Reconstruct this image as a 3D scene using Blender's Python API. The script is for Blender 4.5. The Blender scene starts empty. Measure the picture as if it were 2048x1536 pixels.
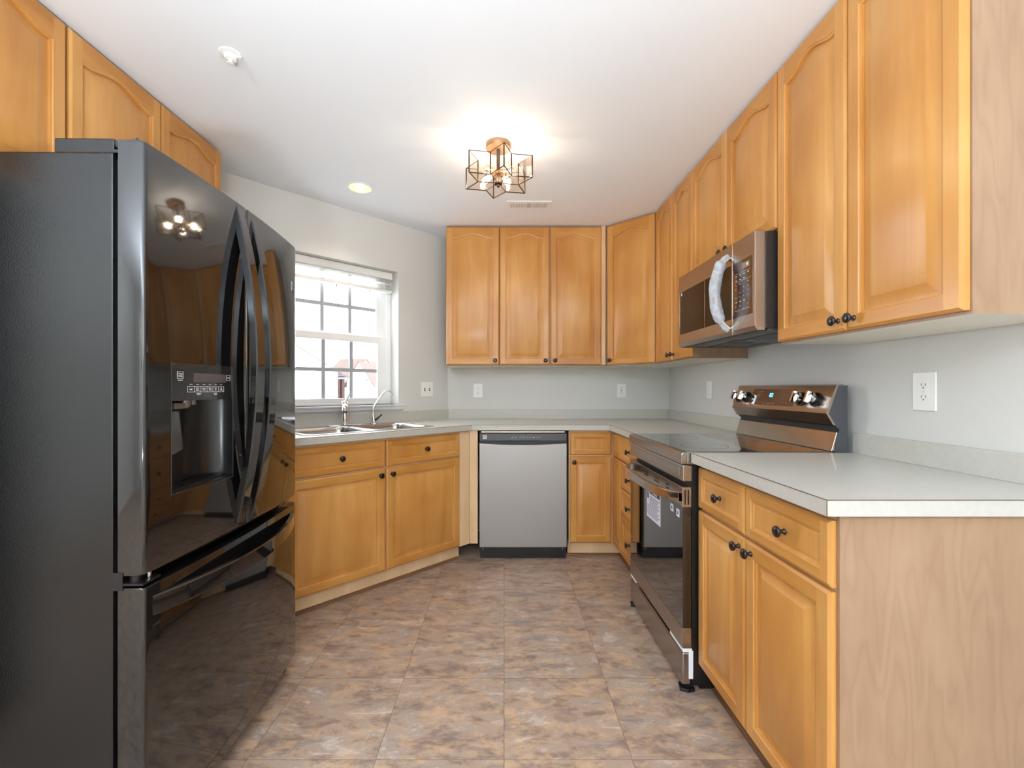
import bpy, bmesh, math, random
from mathutils import Vector, Matrix
random.seed(7)
I = 0.0254            # all coordinates below are inches, times I
PI = math.pi
S2 = math.sqrt(0.5)
C = bpy.context.scene.collection

# ------------------------------------------------------------------ camera
CAMZ = 47.3
cam_d = bpy.data.cameras.new('camera')
cam = bpy.data.objects.new('camera', cam_d); C.objects.link(cam)
cam.location = (0, 0, CAMZ * I); cam.rotation_euler = (PI / 2, 0, 0)
cam_d.sensor_width = 36; cam_d.lens = 880 / 2048 * 36
cam_d.shift_x = 16 / 2048; cam_d.shift_y = 9 / 2048
cam_d.clip_start = 0.02; cam_d.clip_end = 400
bpy.context.scene.camera = cam

# ------------------------------------------------------------------ world + light + exposure
w = bpy.data.worlds.new('world'); bpy.context.scene.world = w; w.use_nodes = True
bg = w.node_tree.nodes['Background']
bg.inputs[0].default_value = (0.86, 0.93, 1.0, 1); bg.inputs[1].default_value = 6.4

def area_light(name, loc, rot, sx, sy, power, col):
    l = bpy.data.lights.new(name, 'AREA'); l.shape = 'RECTANGLE'
    l.size = sx * I; l.size_y = sy * I; l.energy = power; l.color = col
    o = bpy.data.objects.new(name, l); C.objects.link(o)
    o.location = Vector(loc) * I; o.rotation_euler = rot
    return o
# daylight lamps, added as fill in front of the closed rear openings
area_light('rear_fill', (-85, -151, 46), (PI / 2, 0, 0), 70, 76, 5, (0.9, 0.955, 1.0))
area_light('rear_fill', (10, -151, 44), (PI / 2, 0, 0), 76, 80, 5, (0.9, 0.955, 1.0))
# unseen upward fill lights added behind the camera (their bowls are built below)
FILL_UPLIGHTS = ((-60, -84, 56, 96), (30, -96, 56, 78), (-14, -20, 33, 36))
def disk_up(x, y, z, power):
    l = bpy.data.lights.new('fill_uplight', 'AREA'); l.shape = 'DISK'; l.size = 11 * I; l.energy = power; l.color = (.83, .925, 1.0)
    o = bpy.data.objects.new('fill_uplight', l); C.objects.link(o); o.location = Vector((x, y, z)) * I; o.rotation_euler = (PI, 0, 0)
for lx, ly, lz, lp in FILL_UPLIGHTS: disk_up(lx, ly, lz, lp)
sc = bpy.context.scene
sc.view_settings.view_transform = 'Standard'; sc.view_settings.look = 'None'
sc.view_settings.exposure = 0.97; sc.view_settings.gamma = 1
sc.view_settings.use_curve_mapping = False
sc.cycles.max_bounces = 10; sc.cycles.diffuse_bounces = 6; sc.cycles.glossy_bounces = 5
sc.cycles.transparent_max_bounces = 16
sc.cycles.caustics_reflective = False; sc.cycles.caustics_refractive = False
sc.cycles.sample_clamp_indirect = 6

# ------------------------------------------------------------------ materials
def lin(c):
    c = c / 255.0
    return c / 12.92 if c <= 0.04045 else ((c + 0.055) / 1.055) ** 2.4
def rgb(r, g, b): return (lin(r), lin(g), lin(b), 1)

def new_mat(name):
    m = bpy.data.materials.new(name); m.use_nodes = True
    nt = m.node_tree; b = nt.nodes['Principled BSDF']
    return m, nt, b
def setp(b, **k):
    names = {'col': 'Base Color', 'rough': 'Roughness', 'metal': 'Metallic', 'coat': 'Coat Weight',
             'coatr': 'Coat Roughness', 'spec': 'Specular IOR Level', 'aniso': 'Anisotropic', 'ior': 'IOR'}
    for a, v in k.items(): b.inputs[names[a]].default_value = v
def plain(name, col, rough=0.5, metal=0.0, bump=0, bscale=200, var=0.0, vscale=3, **k):
    m, nt, b = new_mat(name)
    setp(b, col=col, rough=rough, metal=metal, **k)
    tc = nt.nodes.new('ShaderNodeTexCoord')
    if var > 0:
        n = nt.nodes.new('ShaderNodeTexNoise'); n.inputs['Scale'].default_value = vscale; n.inputs['Detail'].default_value = 5
        nt.links.new(tc.outputs['Object'], n.inputs['Vector'])
        r = nt.nodes.new('ShaderNodeMapRange'); r.inputs['From Min'].default_value = .3; r.inputs['From Max'].default_value = .7
        r.inputs['To Min'].default_value = 1 - var; r.inputs['To Max'].default_value = 1 + var
        nt.links.new(n.outputs[0], r.inputs['Value'])
        mx = nt.nodes.new('ShaderNodeVectorMath'); mx.operation = 'SCALE'
        mx.inputs[0].default_value = col[:3]
        nt.links.new(r.outputs[0], mx.inputs['Scale']); nt.links.new(mx.outputs[0], b.inputs['Base Color'])
    if bump:
        n = nt.nodes.new('ShaderNodeTexNoise'); n.inputs['Scale'].default_value = bscale; n.inputs['Detail'].default_value = 3
        nt.links.new(tc.outputs['Object'], n.inputs['Vector'])
        bp = nt.nodes.new('ShaderNodeBump'); bp.inputs['Strength'].default_value = bump; bp.inputs['Distance'].default_value = .002
        nt.links.new(n.outputs[0], bp.inputs['Height']); nt.links.new(bp.outputs[0], b.inputs['Normal'])
    return m
def emis(name, col, s):
    m, nt, b = new_mat(name)
    setp(b, col=col); b.inputs['Emission Color'].default_value = col; b.inputs['Emission Strength'].default_value = s
    return m
def ramp(nt, pts):
    r = nt.nodes.new('ShaderNodeValToRGB'); e = r.color_ramp.elements
    e[0].position, e[0].color = pts[0]; e[1].position, e[1].color = pts[-1]
    for p, c in pts[1:-1]:
        x = e.new(p); x.color = c
    return r
def wood(name, horiz=False, c=((184, 123, 56), (199, 141, 72), (211, 158, 90)), rough=.38, coat=.3, grain=1.0, figure=False):
    m, nt, b = new_mat(name); N = nt.nodes; L = nt.links
    tc = N.new('ShaderNodeTexCoord'); oi = N.new('ShaderNodeObjectInfo')
    off = N.new('ShaderNodeVectorMath'); off.operation = 'SCALE'; off.inputs[0].default_value = (7.3, 3.1, 11.7)
    L.new(oi.outputs['Random'], off.inputs['Scale'])
    add = N.new('ShaderNodeVectorMath'); add.operation = 'ADD'
    L.new(tc.outputs['Object'], add.inputs[0]); L.new(off.outputs[0], add.inputs[1])
    mp = N.new('ShaderNodeMapping'); mp.inputs['Scale'].default_value = (1.2, 9, 9) if horiz else (9, 9, 1.2)
    L.new(add.outputs[0], mp.inputs['Vector'])
    n1 = N.new('ShaderNodeTexNoise'); n1.inputs['Scale'].default_value = 1.0; n1.inputs['Detail'].default_value = 5; n1.inputs['Distortion'].default_value = .6
    L.new(mp.outputs[0], n1.inputs['Vector'])
    mp2 = N.new('ShaderNodeMapping'); mp2.inputs['Scale'].default_value = (5, 120, 120) if horiz else (120, 120, 5)
    L.new(add.outputs[0], mp2.inputs['Vector'])
    n2 = N.new('ShaderNodeTexNoise'); n2.inputs['Scale'].default_value = 1.0; n2.inputs['Detail'].default_value = 4
    L.new(mp2.outputs[0], n2.inputs['Vector'])
    n3 = N.new('ShaderNodeTexNoise'); n3.inputs['Scale'].default_value = 3.2; n3.inputs['Detail'].default_value = 2
    L.new(add.outputs[0], n3.inputs['Vector'])
    def mul(sock, k):
        q = N.new('ShaderNodeMath'); q.operation = 'MULTIPLY'; L.new(sock, q.inputs[0]); q.inputs[1].default_value = k; return q.outputs[0]
    def plus(a, c2):
        q = N.new('ShaderNodeMath'); q.operation = 'ADD'; L.new(a, q.inputs[0]); L.new(c2, q.inputs[1]); return q.outputs[0]
    s = plus(plus(mul(n1.outputs[0], .5), mul(n2.outputs[0], .12 * grain)), mul(n3.outputs[0], .42))
    if figure:
        mpf = N.new('ShaderNodeMapping'); mpf.inputs['Scale'].default_value = (6.5, 6.5, 1.1)
        L.new(add.outputs[0], mpf.inputs['Vector'])
        nf = N.new('ShaderNodeTexNoise'); nf.inputs['Scale'].default_value = 1.3; nf.inputs['Detail'].default_value = 3
        L.new(mpf.outputs[0], nf.inputs['Vector'])
        f = mul(nf.outputs[0], 22)
        fr = N.new('ShaderNodeMath'); fr.operation = 'PINGPONG'; L.new(f, fr.inputs[0]); fr.inputs[1].default_value = 1.0
        pw = N.new('ShaderNodeMath'); pw.operation = 'POWER'; L.new(fr.outputs[0], pw.inputs[0]); pw.inputs[1].default_value = .5
        s = plus(s, mul(pw.outputs[0], .2)); 
        q = N.new('ShaderNodeMath'); q.operation = 'SUBTRACT'; L.new(s, q.inputs[0]); q.inputs[1].default_value = .13; s = q.outputs[0]
    r = ramp(nt, [(.36, rgb(*c[0])), (.52, rgb(*c[1])), (.68, rgb(*c[2]))])
    L.new(s, r.inputs[0]); L.new(r.outputs[0], b.inputs['Base Color'])
    setp(b, rough=rough, coat=coat, coatr=.2, spec=.4)
    return m

WOOD = wood('honey_maple'); WOODH = wood('honey_maple_rail', True, c=((175, 114, 48), (191, 132, 62), (205, 152, 82)))
MAPLE = wood('pale_maple_laminate', c=((150, 119, 93), (158, 127, 100), (165, 135, 108)), rough=.42, coat=.1, figure=True, grain=.8)
FILLER = wood('pale_maple_filler', c=((210, 174, 130), (222, 188, 146), (230, 200, 160)), rough=.42, coat=.1)
CREAM = plain('cabinet_underside', rgb(226, 220, 205), .5, var=.02)
WALL = plain('wall_paint', rgb(211, 210, 206), .75, bump=.12, bscale=260)
CEIL = plain('ceiling_paint', rgb(240, 244, 249), .85, bump=.06, bscale=300)
TRIMW = plain('white_trim', rgb(240, 241, 241), .35)
COUNTER = plain('laminate_counter', rgb(192, 190, 182), .34, var=.035, vscale=60, coat=.1)
SEAM = plain('laminate_seam', rgb(110, 92, 78), .6)
KNOB = plain('oiled_bronze', rgb(34, 27, 25), .28, .4, coat=.4)
STEEL = plain('brushed_steel', rgb(176, 176, 176), .42, .85, aniso=.5)
SINKM = plain('sink_steel', rgb(190, 190, 190), .24, 1.0)
CHROME = plain('chrome', rgb(225, 225, 225), .07, 1.0)
BSTEEL = plain('bronze_steel', rgb(176, 167, 159), .27, 1.0, aniso=.3)
BSTEEL2 = plain('bronze_steel_light', rgb(196, 182, 168), .22, 1.0)
BLACKP = plain('black_plastic', rgb(18, 18, 19), .4)
BLACKG = plain('black_glass', rgb(14, 12, 11), .04, coat=1.0, spec=.8)
COOKTOP = plain('cooktop_glass', rgb(38, 38, 39), .08, coat=1.0, spec=.9)
MWGLASS = plain('microwave_glass', rgb(26, 18, 12), .07, spec=.35)
FRIDGE = plain('fridge_gloss_black', rgb(18, 17, 17), .06, coat=.6, coatr=.03, spec=.6)
FRIDGES = plain('fridge_side_black', rgb(16, 16, 17), .13, bump=.12, bscale=420, spec=.55)
FRMATTE = plain('fridge_cavity_black', rgb(16, 17, 18), .22, spec=.6)
GREYMARK = plain('pale_print', rgb(205, 205, 205), .5)
WHITEP = plain('white_plastic', rgb(236, 236, 232), .35)
SLOT = plain('outlet_slot', rgb(60, 58, 52), .6)
PAPER = plain('paper_label', rgb(214, 216, 230), .6)
INK = plain('label_ink', rgb(64, 64, 72), .6)
BLUE = emis('clock_blue', (0.05, .45, 1.0, 1), 3)
STYRO = plain('foam_packing', rgb(232, 236, 242), .7)
MUNTIN = plain('window_grille_backlit', rgb(186, 190, 194), .5)  # white grille; its backlit shade is put into the grey
QROUND = wood('brown_quarter_round', True, c=((92, 62, 40), (118, 82, 54), (140, 100, 68)), coat=0, rough=.5)
FIXM = plain('lantern_bronze', rgb(84, 66, 54), .35, .8)
CANOPY = plain('lantern_canopy', rgb(150, 116, 86), .4, .5)
RECESS = plain('can_reflector', rgb(196, 184, 166), .35, .3)
BULBE = emis('lamp_glow', (1.0, .80, .50, 1), 12)
FILAM = emis('filament_glow', (1.0, .66, .3, 1), 14)

def glassy(name, tint=(1, 1, 1, 1), f=.06, rough=.02):
    m = bpy.data.materials.new(name); m.use_nodes = True; nt = m.node_tree; nt.nodes.clear()
    o = nt.nodes.new('ShaderNodeOutputMaterial'); t = nt.nodes.new('ShaderNodeBsdfTransparent'); t.inputs[0].default_value = tint
    g = nt.nodes.new('ShaderNodeBsdfGlossy'); g.inputs['Roughness'].default_value = rough
    mx = nt.nodes.new('ShaderNodeMixShader'); lw = nt.nodes.new('ShaderNodeLayerWeight'); lw.inputs[0].default_value = .25
    mm = nt.nodes.new('ShaderNodeMath'); mm.operation = 'MULTIPLY_ADD'; mm.inputs[1].default_value = .35; mm.inputs[2].default_value = f
    nt.links.new(lw.outputs['Fresnel'], mm.inputs[0]); nt.links.new(mm.outputs[0], mx.inputs[0])
    nt.links.new(t.outputs[0], mx.inputs[1]); nt.links.new(g.outputs[0], mx.inputs[2]); nt.links.new(mx.outputs[0], o.inputs[0])
    return m
PANE = glassy('window_glass', f=.01)
LGLASS = glassy('lantern_glass', (0.97, .93, .87, 1), f=.05)
BGLASS = glassy('bulb_glass', (1, .96, .9, 1), f=.06)
def film():
    m = bpy.data.materials.new('protective_film'); m.use_nodes = True; nt = m.node_tree; nt.nodes.clear(); N = nt.nodes; L = nt.links
    o = N.new('ShaderNodeOutputMaterial'); t = N.new('ShaderNodeBsdfTransparent'); p = N.new('ShaderNodeBsdfPrincipled')
    p.inputs['Base Color'].default_value = rgb(222, 228, 236); p.inputs['Roughness'].default_value = .3
    tl = N.new('ShaderNodeBsdfTranslucent'); tl.inputs[0].default_value = rgb(225, 230, 238)
    a = N.new('ShaderNodeMixShader'); a.inputs[0].default_value = .35; L.new(p.outputs[0], a.inputs[1]); L.new(tl.outputs[0], a.inputs[2])
    mx = N.new('ShaderNodeMixShader'); tc = N.new('ShaderNodeTexCoord'); n = N.new('ShaderNodeTexNoise'); n.inputs['Scale'].default_value = 22; n.inputs['Detail'].default_value = 5; n.inputs['Distortion'].default_value = 1.0
    L.new(tc.outputs['Object'], n.inputs['Vector'])
    mr = N.new('ShaderNodeMapRange'); mr.inputs['To Min'].default_value = .45; mr.inputs['To Max'].default_value = 1.0; mr.inputs['From Min'].default_value = .3; mr.inputs['From Max'].default_value = .7
    L.new(n.outputs[0], mr.inputs['Value']); L.new(mr.outputs[0], mx.inputs[0]); L.new(t.outputs[0], mx.inputs[1]); L.new(a.outputs[0], mx.inputs[2])
    bp = N.new('ShaderNodeBump'); bp.inputs['Strength'].default_value = .8; bp.inputs['Distance'].default_value = .004; L.new(n.outputs[0], bp.inputs['Height']); L.new(bp.outputs[0], p.inputs['Normal'])
    L.new(mx.outputs[0], o.inputs[0]); return m
FILM = film()

def floor_mat():
    m, nt, b = new_mat('vinyl_slate_tile'); N = nt.nodes; L = nt.links
    tc = N.new('ShaderNodeTexCoord')
    sep = N.new('ShaderNodeSeparateXYZ'); L.new(tc.outputs['Object'], sep.inputs[0])
    def math_(op, a, v=None, b2=None):
        q = N.new('ShaderNodeMath'); q.operation = op
        if hasattr(a, 'is_linked') or hasattr(a, 'links'): L.new(a, q.inputs[0])
        else: q.inputs[0].default_value = a
        if b2 is not None: L.new(b2, q.inputs[1])
        elif v is not None: q.inputs[1].default_value = v
        return q.outputs[0]
    TX, TY = 16.35 * I, 15.78 * I
    fx = math_('FRACT', math_('DIVIDE', sep.outputs[0], TX)); fx0 = math_('FLOOR', math_('DIVIDE', sep.outputs[0], TX))
    yy = math_('SUBTRACT', sep.outputs[1], 56.05 * I)
    fy = math_('FRACT', math_('DIVIDE', yy, TY)); fy0 = math_('FLOOR', math_('DIVIDE', yy, TY))
    dx = math_('MULTIPLY', math_('MINIMUM', fx, b2=math_('SUBTRACT', 1.0, b2=fx)), TX)
    dy = math_('MULTIPLY', math_('MINIMUM', fy, b2=math_('SUBTRACT', 1.0, b2=fy)), TY)
    d = math_('MINIMUM', dx, b2=dy)
    line = math_('LESS_THAN', d, .0011)
    cmb = N.new('ShaderNodeCombineXYZ'); L.new(math_('MULTIPLY', fx0, 3.7), cmb.inputs[0]); L.new(math_('MULTIPLY', fy0, 5.3), cmb.inputs[1])
    add = N.new('ShaderNodeVectorMath'); add.operation = 'ADD'; L.new(tc.outputs['Object'], add.inputs[0]); L.new(cmb.outputs[0], add.inputs[1])
    mp = N.new('ShaderNodeMapping'); mp.inputs['Scale'].default_value = (1.0, 1.9, 1); L.new(add.outputs[0], mp.inputs['Vector'])
    def noise(s, det, dist, rough=.6):
        n = N.new('ShaderNodeTexNoise'); n.inputs['Scale'].default_value = s; n.inputs['Detail'].default_value = det
        n.inputs['Distortion'].default_value = dist; n.inputs['Roughness'].default_value = rough
        L.new(mp.outputs[0], n.inputs['Vector']); return n.outputs[0]
    r1 = ramp(nt, [(.34, rgb(118, 104, 98)), (.43, rgb(146, 124, 110)), (.50, rgb(172, 148, 128)), (.57, rgb(162, 145, 134)), (.66, rgb(196, 182, 168))])
    L.new(noise(6.5, 12, .35, .74), r1.inputs[0])
    r2 = ramp(nt, [(.50, (0, 0, 0, 1)), (.60, (1, 1, 1, 1))]); L.new(noise(8, 11, .5, .72), r2.inputs[0])
    m1 = N.new('ShaderNodeMix'); m1.data_type = 'RGBA'; m1.inputs['B'].default_value = rgb(204, 168, 130)
    k = math_('MULTIPLY', r2.outputs[0], .55); L.new(k, m1.inputs['Factor']); L.new(r1.outputs[0], m1.inputs['A'])
    mp3 = N.new('ShaderNodeMapping'); mp3.inputs['Scale'].default_value = (.8, 2.6, 1); mp3.inputs['Location'].default_value = (4, 2, 0); L.new(add.outputs[0], mp3.inputs['Vector'])
    n3 = N.new('ShaderNodeTexNoise'); n3.inputs['Scale'].default_value = 5; n3.inputs['Detail'].default_value = 12; n3.inputs['Distortion'].default_value = .5; n3.inputs['Roughness'].default_value = .74; L.new(mp3.outputs[0], n3.inputs['Vector'])
    r3 = ramp(nt, [(.53, (0, 0, 0, 1)), (.63, (1, 1, 1, 1))]); L.new(n3.outputs[0], r3.inputs[0])
    m2 = N.new('ShaderNodeMix'); m2.data_type = 'RGBA'; m2.inputs['B'].default_value = rgb(118, 108, 108)
    L.new(math_('MULTIPLY', r3.outputs[0], .7), m2.inputs['Factor']); L.new(m1.outputs['Result'], m2.inputs['A'])
    r4 = ramp(nt, [(.34, (1, 1, 1, 1)), (.42, (0, 0, 0, 1))]); L.new(n3.outputs[0], r4.inputs[0])
    m3 = N.new('ShaderNodeMix'); m3.data_type = 'RGBA'; m3.inputs['B'].default_value = rgb(216, 204, 192)
    L.new(math_('MULTIPLY', r4.outputs[0], .6), m3.inputs['Factor']); L.new(m2.outputs['Result'], m3.inputs['A'])
    m4 = N.new('ShaderNodeMix'); m4.data_type = 'RGBA'; m4.inputs['B'].default_value = rgb(98, 76, 62)
    L.new(math_('MULTIPLY', line, .75), m4.inputs['Factor']); L.new(m3.outputs['Result'], m4.inputs['A'])
    L.new(m4.outputs['Result'], b.inputs['Base Color'])
    setp(b, rough=.42, spec=.35)
    bp = N.new('ShaderNodeBump'); bp.inputs['Strength'].default_value = .25; bp.inputs['Distance'].default_value = .002
    L.new(n3.outputs[0], bp.inputs['Height']); L.new(bp.outputs[0], b.inputs['Normal'])
    return m
FLOOR = floor_mat()

# ------------------------------------------------------------------ mesh helpers (inches in, metres out)
def V(x, y, z): return Vector((x * I, y * I, z * I))
def box(bm, x0, x1, y0, y1, z0, z1, mat=0):
    v = [bm.verts.new(V(x, y, z)) for z in (z0, z1) for x, y in ((x0, y0), (x1, y0), (x1, y1), (x0, y1))]
    fs = [(3, 2, 1, 0), (4, 5, 6, 7), (0, 1, 5, 4), (1, 2, 6, 5), (2, 3, 7, 6), (3, 0, 4, 7)]
    out = []
    for f in fs:
        q = bm.faces.new([v[i] for i in f]); q.material_index = mat; out.append(q)
    return out
def prism(bm, pts, z0, z1, mat=0, axis='z'):
    """extrude a 2D outline; axis 'x' : pts are (y,z) swept in x"""
    def P(a, b2, c): return V(a, b2, c) if axis == 'z' else (V(c, a, b2) if axis == 'x' else V(a, c, b2))
    lo = [bm.verts.new(P(a, b2, z0)) for a, b2 in pts]; hi = [bm.verts.new(P(a, b2, z1)) for a, b2 in pts]
    n = len(pts); fs = [bm.faces.new(lo[::-1]), bm.faces.new(hi)]
    for i in range(n): fs.append(bm.faces.new([lo[i], lo[(i + 1) % n], hi[(i + 1) % n], hi[i]]))
    for f in fs: f.material_index = mat
    return fs
def lathe(bm, prof, c=(0, 0, 0), axis='z', n=20, mat=0):
    """prof: list of (r, h) ; axis z up, or '-y' towards the room"""
    rings = []
    for r, h in prof:
        ring = []
        for k in range(n):
            a = 2 * PI * k / n; u, v = r * math.cos(a), r * math.sin(a)
            if axis == 'z': p = (c[0] + u, c[1] + v, c[2] + h)
            elif axis == '-y': p = (c[0] + u, c[1] - h, c[2] + v)
            else: p = (c[0] + h, c[1] + u, c[2] + v)
            ring.append(bm.verts.new(V(*p)))
        rings.append(ring)
    for a, b2 in zip(rings, rings[1:]):
        for k in range(n):
            f = bm.faces.new([a[k], a[(k + 1) % n], b2[(k + 1) % n], b2[k]]); f.material_index = mat
    for ring in (rings[0], rings[-1]):
        f = bm.faces.new(ring); f.material_index = mat
def tube(bm, pts, r, n=8, mat=0, flat=None):
    """round tube through points; r number or list; flat=(a,b) elliptical scale"""
    pts = [Vector(p) for p in pts]; m = len(pts); rs = r if isinstance(r, (list, tuple)) else [r] * m
    rings = []; up = Vector((0, 0, 1)); prev = None
    for i, p in enumerate(pts):
        t = (pts[min(i + 1, m - 1)] - pts[max(i - 1, 0)]).normalized()
        if prev is None:
            ref = up if abs(t.z) < .9 else Vector((1, 0, 0)); a = t.cross(ref).normalized()
        else: a = (prev - t * prev.dot(t)).normalized()
        prev = a; b2 = t.cross(a)
        fa, fb = flat if flat else (1, 1)
        rings.append([bm.verts.new(V(*(p + a * math.cos(2 * PI * k / n) * rs[i] * fa + b2 * math.sin(2 * PI * k / n) * rs[i] * fb))) for k in range(n)])
    for a, b2 in zip(rings, rings[1:]):
        for k in range(n):
            f = bm.faces.new([a[k], a[(k + 1) % n], b2[(k + 1) % n], b2[k]]); f.material_index = mat
    for ring in (rings[0], rings[-1]):
        f = bm.faces.new(ring); f.material_index = mat
def holed(bm, outer, holes, z0, z1, mat=0):
    """slab with holes"""
    def loop(pts): return [bm.verts.new(V(x, y, z1)) for x, y in pts]
    loops = [loop(outer)] + [loop(h) for h in holes]; edges = []
    for lp in loops:
        for i in range(len(lp)): edges.append(bm.edges.new((lp[i], lp[(i + 1) % len(lp)])))
    r = bmesh.ops.triangle_fill(bm, use_beauty=True, use_dissolve=False, edges=edges)
    fs = [g for g in r['geom'] if isinstance(g, bmesh.types.BMFace)]
    for f in fs:
        f.material_index = mat
        if f.normal.z < 0: f.normal_flip()
    low = {}
    for f in list(fs):
        q = bm.faces.new([low.setdefault(v, bm.verts.new(v.co - Vector((0, 0, (z1 - z0) * I)))) if v in low or not low.update({v: bm.verts.new(v.co - Vector((0, 0, (z1 - z0) * I)))}) else 0 for v in reversed(f.verts)]); q.material_index = mat
    for lp in loops:
        for i in range(len(lp)):
            a, b2 = lp[i], lp[(i + 1) % len(lp)]
            q = bm.faces.new([low[a], low[b2], b2, a]); q.material_index = mat
def rrect(x0, x1, y0, y1, r, n=5):
    out = []
    for cx, cy, a0 in ((x1 - r, y1 - r, 0), (x0 + r, y1 - r, 90), (x0 + r, y0 + r, 180), (x1 - r, y0 + r, 270)):
        for k in range(n + 1):
            a = math.radians(a0 + 90 * k / n); out.append((cx + r * math.cos(a), cy + r * math.sin(a)))
    return out
def obj(name, bm, mats, parent=None, loc=None, rotz=0, bevel=0, smooth=None, fix=True, rot=None):
    if fix: bmesh.ops.recalc_face_normals(bm, faces=bm.faces)
    me = bpy.data.meshes.new(name); bm.to_mesh(me); bm.free()
    for m in (mats if isinstance(mats, (list, tuple)) else [mats]): me.materials.append(m)
    if smooth is not None:
        me.shade_smooth(); me.set_sharp_from_angle(angle=math.radians(smooth))
    o = bpy.data.objects.new(name, me); C.objects.link(o)
    if parent: o.parent = parent
    if loc: o.location = Vector(loc) * I
    o.rotation_euler = rot if rot else (0, 0, rotz)
    if bevel:
        b = o.modifiers.new('bevel', 'BEVEL'); b.width = bevel * I; b.segments = 2; b.limit_method = 'ANGLE'; b.angle_limit = math.radians(40)
    return o
def B(): return bmesh.new()
def bbox(name, x0, x1, y0, y1, z0, z1, mat, parent=None, bevel=0, **k):
    bm = B(); box(bm, x0, x1, y0, y1, z0, z1); return obj(name, bm, mat, parent, bevel=bevel, **k)
def thing(name, label, cat, loc=(0, 0, 0), rotz=0, group=None):
    o = bpy.data.objects.new(name, None); C.objects.link(o); o.location = Vector(loc) * I; o.rotation_euler = (0, 0, rotz)
    o.empty_display_size = .05; return tag(o, label, cat, group)
def tag(o, label, cat, group=None):
    o['label'] = label; o['category'] = cat
    if group: o['group'] = group
    return o
def struct(o): o['kind'] = 'structure'; return o
def text_mesh(name, body, size, mat, parent, loc, rot, ext=.01, align='CENTER'):
    cu = bpy.data.curves.new(name, 'FONT'); cu.body = body; cu.size = size * I; cu.align_x = align; cu.align_y = 'CENTER'; cu.extrude = ext * I
    t = bpy.data.objects.new(name, cu); C.objects.link(t); bpy.context.view_layer.update()
    dg = bpy.context.evaluated_depsgraph_get(); me = bpy.data.meshes.new_from_object(t.evaluated_get(dg))
    bpy.data.objects.remove(t); me.materials.clear(); me.materials.append(mat)
    o = bpy.data.objects.new(name, me); C.objects.link(o); o.parent = parent; o.location = Vector(loc) * I; o.rotation_euler = rot
    return o

# ------------------------------------------------------------------ key dimensions
XR, YB = 54.9, 146.3                 # right wall, back wall
CX, CY = -18.7, 146.3                # corner of back wall and window wall
XL = -71.7; YL = CY - (CX - XL)      # left wall and its corner with the window wall
CEILZ = 96.9; CT = 37.3; CB = 35.8   # ceiling, counter top / underside
def ww(s, v, z=0):                   # point on the window wall frame: s along from the corner, v out into the room
    return (CX - s * S2 + v * S2, CY - s * S2 - v * S2, z)

# ------------------------------------------------------------------ room shell
bm = B(); out = [(59, -154), (59, 151), (-20.6, 151), (-76.5, 95.1), (-76.5, 18), (-139, 18), (-139, -154)]
prism(bm, out, -3, 0); struct(obj('floor', bm, FLOOR))
RL = (-35.6, 108.8); RLR = 2.75
bm = B(); holed(bm, out, [[(RL[0] + RLR * math.cos(2 * PI * k / 32), RL[1] + RLR * math.sin(2 * PI * k / 32)) for k in range(32)]], CEILZ, CEILZ + 6)
struct(obj('ceiling', bm, CEIL))
bm = B(); box(bm, XR, 59, -154, 151, 0, CEILZ); struct(obj('wall_right', bm, WALL))
bm = B(); box(bm, CX - 1.9, XR, YB, 151, 0, CEILZ); struct(obj('wall_back', bm, WALL))
bm = B(); box(bm, -76.5, XL, 14, YL + .3, 0, CEILZ); struct(obj('wall_left', bm, WALL))
bm = B(); box(bm, -139, -76.5, 14, 18, 0, CEILZ); struct(obj('wall_side', bm, WALL))
bm = B(); box(bm, -139, -135, -154, 14, 0, CEILZ); struct(obj('wall_far_left', bm, WALL))
bm = B()
box(bm, -135, -120, -154, -150, 0, CEILZ); box(bm, -50, -28, -154, -150, 0, CEILZ); box(bm, 48, XR, -154, -150, 0, CEILZ)
box(bm, -120, -50, -154, -150, 0, 8); box(bm, -120, -50, -154, -150, 84, CEILZ); box(bm, -28, 48, -154, -150, 84, CEILZ)
struct(obj('wall_rear', bm, WALL))
for k, (x0, x1, z0) in enumerate(((-120, -50, 8), (-28, 48, 0))):  # rear windows out of view, added to hold the fill lamps
    bm = B(); m = (x0 + x1) / 2
    for a, b2 in ((x0, x0 + 2.5), (m - 1.5, m + 1.5), (x1 - 2.5, x1)): box(bm, a, b2, -150.6, -148.6, z0, 84)
    for z in (z0, 81.5): box(bm, x0, x1, -150.55, -148.65, z, z + 2.5)
    wo = struct(obj('window_%d' % (k + 2), bm, TRIMW))
    bbox('sky_blocker', x0, x1, -153.6, -153.0, z0, 84, CREAM, wo)  # opaque panel added to keep sky light out of the rear opening

# window wall, in the wall frame: local x = along (towards the corner), local y = into the wall; origin at the corner
WS0, WS1, WZ0, WZ1, RD = 18.7, 51.9, 42.5, 82.5, 6.0
LW = (CX - XL) / S2
wr = 45 * PI / 180
bm = B()
box(bm, -LW - 4, -WS1, 0, 6.5, 0, CEILZ); box(bm, -WS0, 0, 0, 6.5, 0, CEILZ)
box(bm, -WS1, -WS0, 0, 6.5, 0, WZ0); box(bm, -WS1, -WS0, 0, 6.5, WZ1, CEILZ)
struct(obj('wall_window_side', bm, WALL, loc=(CX, CY, 0), rotz=wr))
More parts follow.
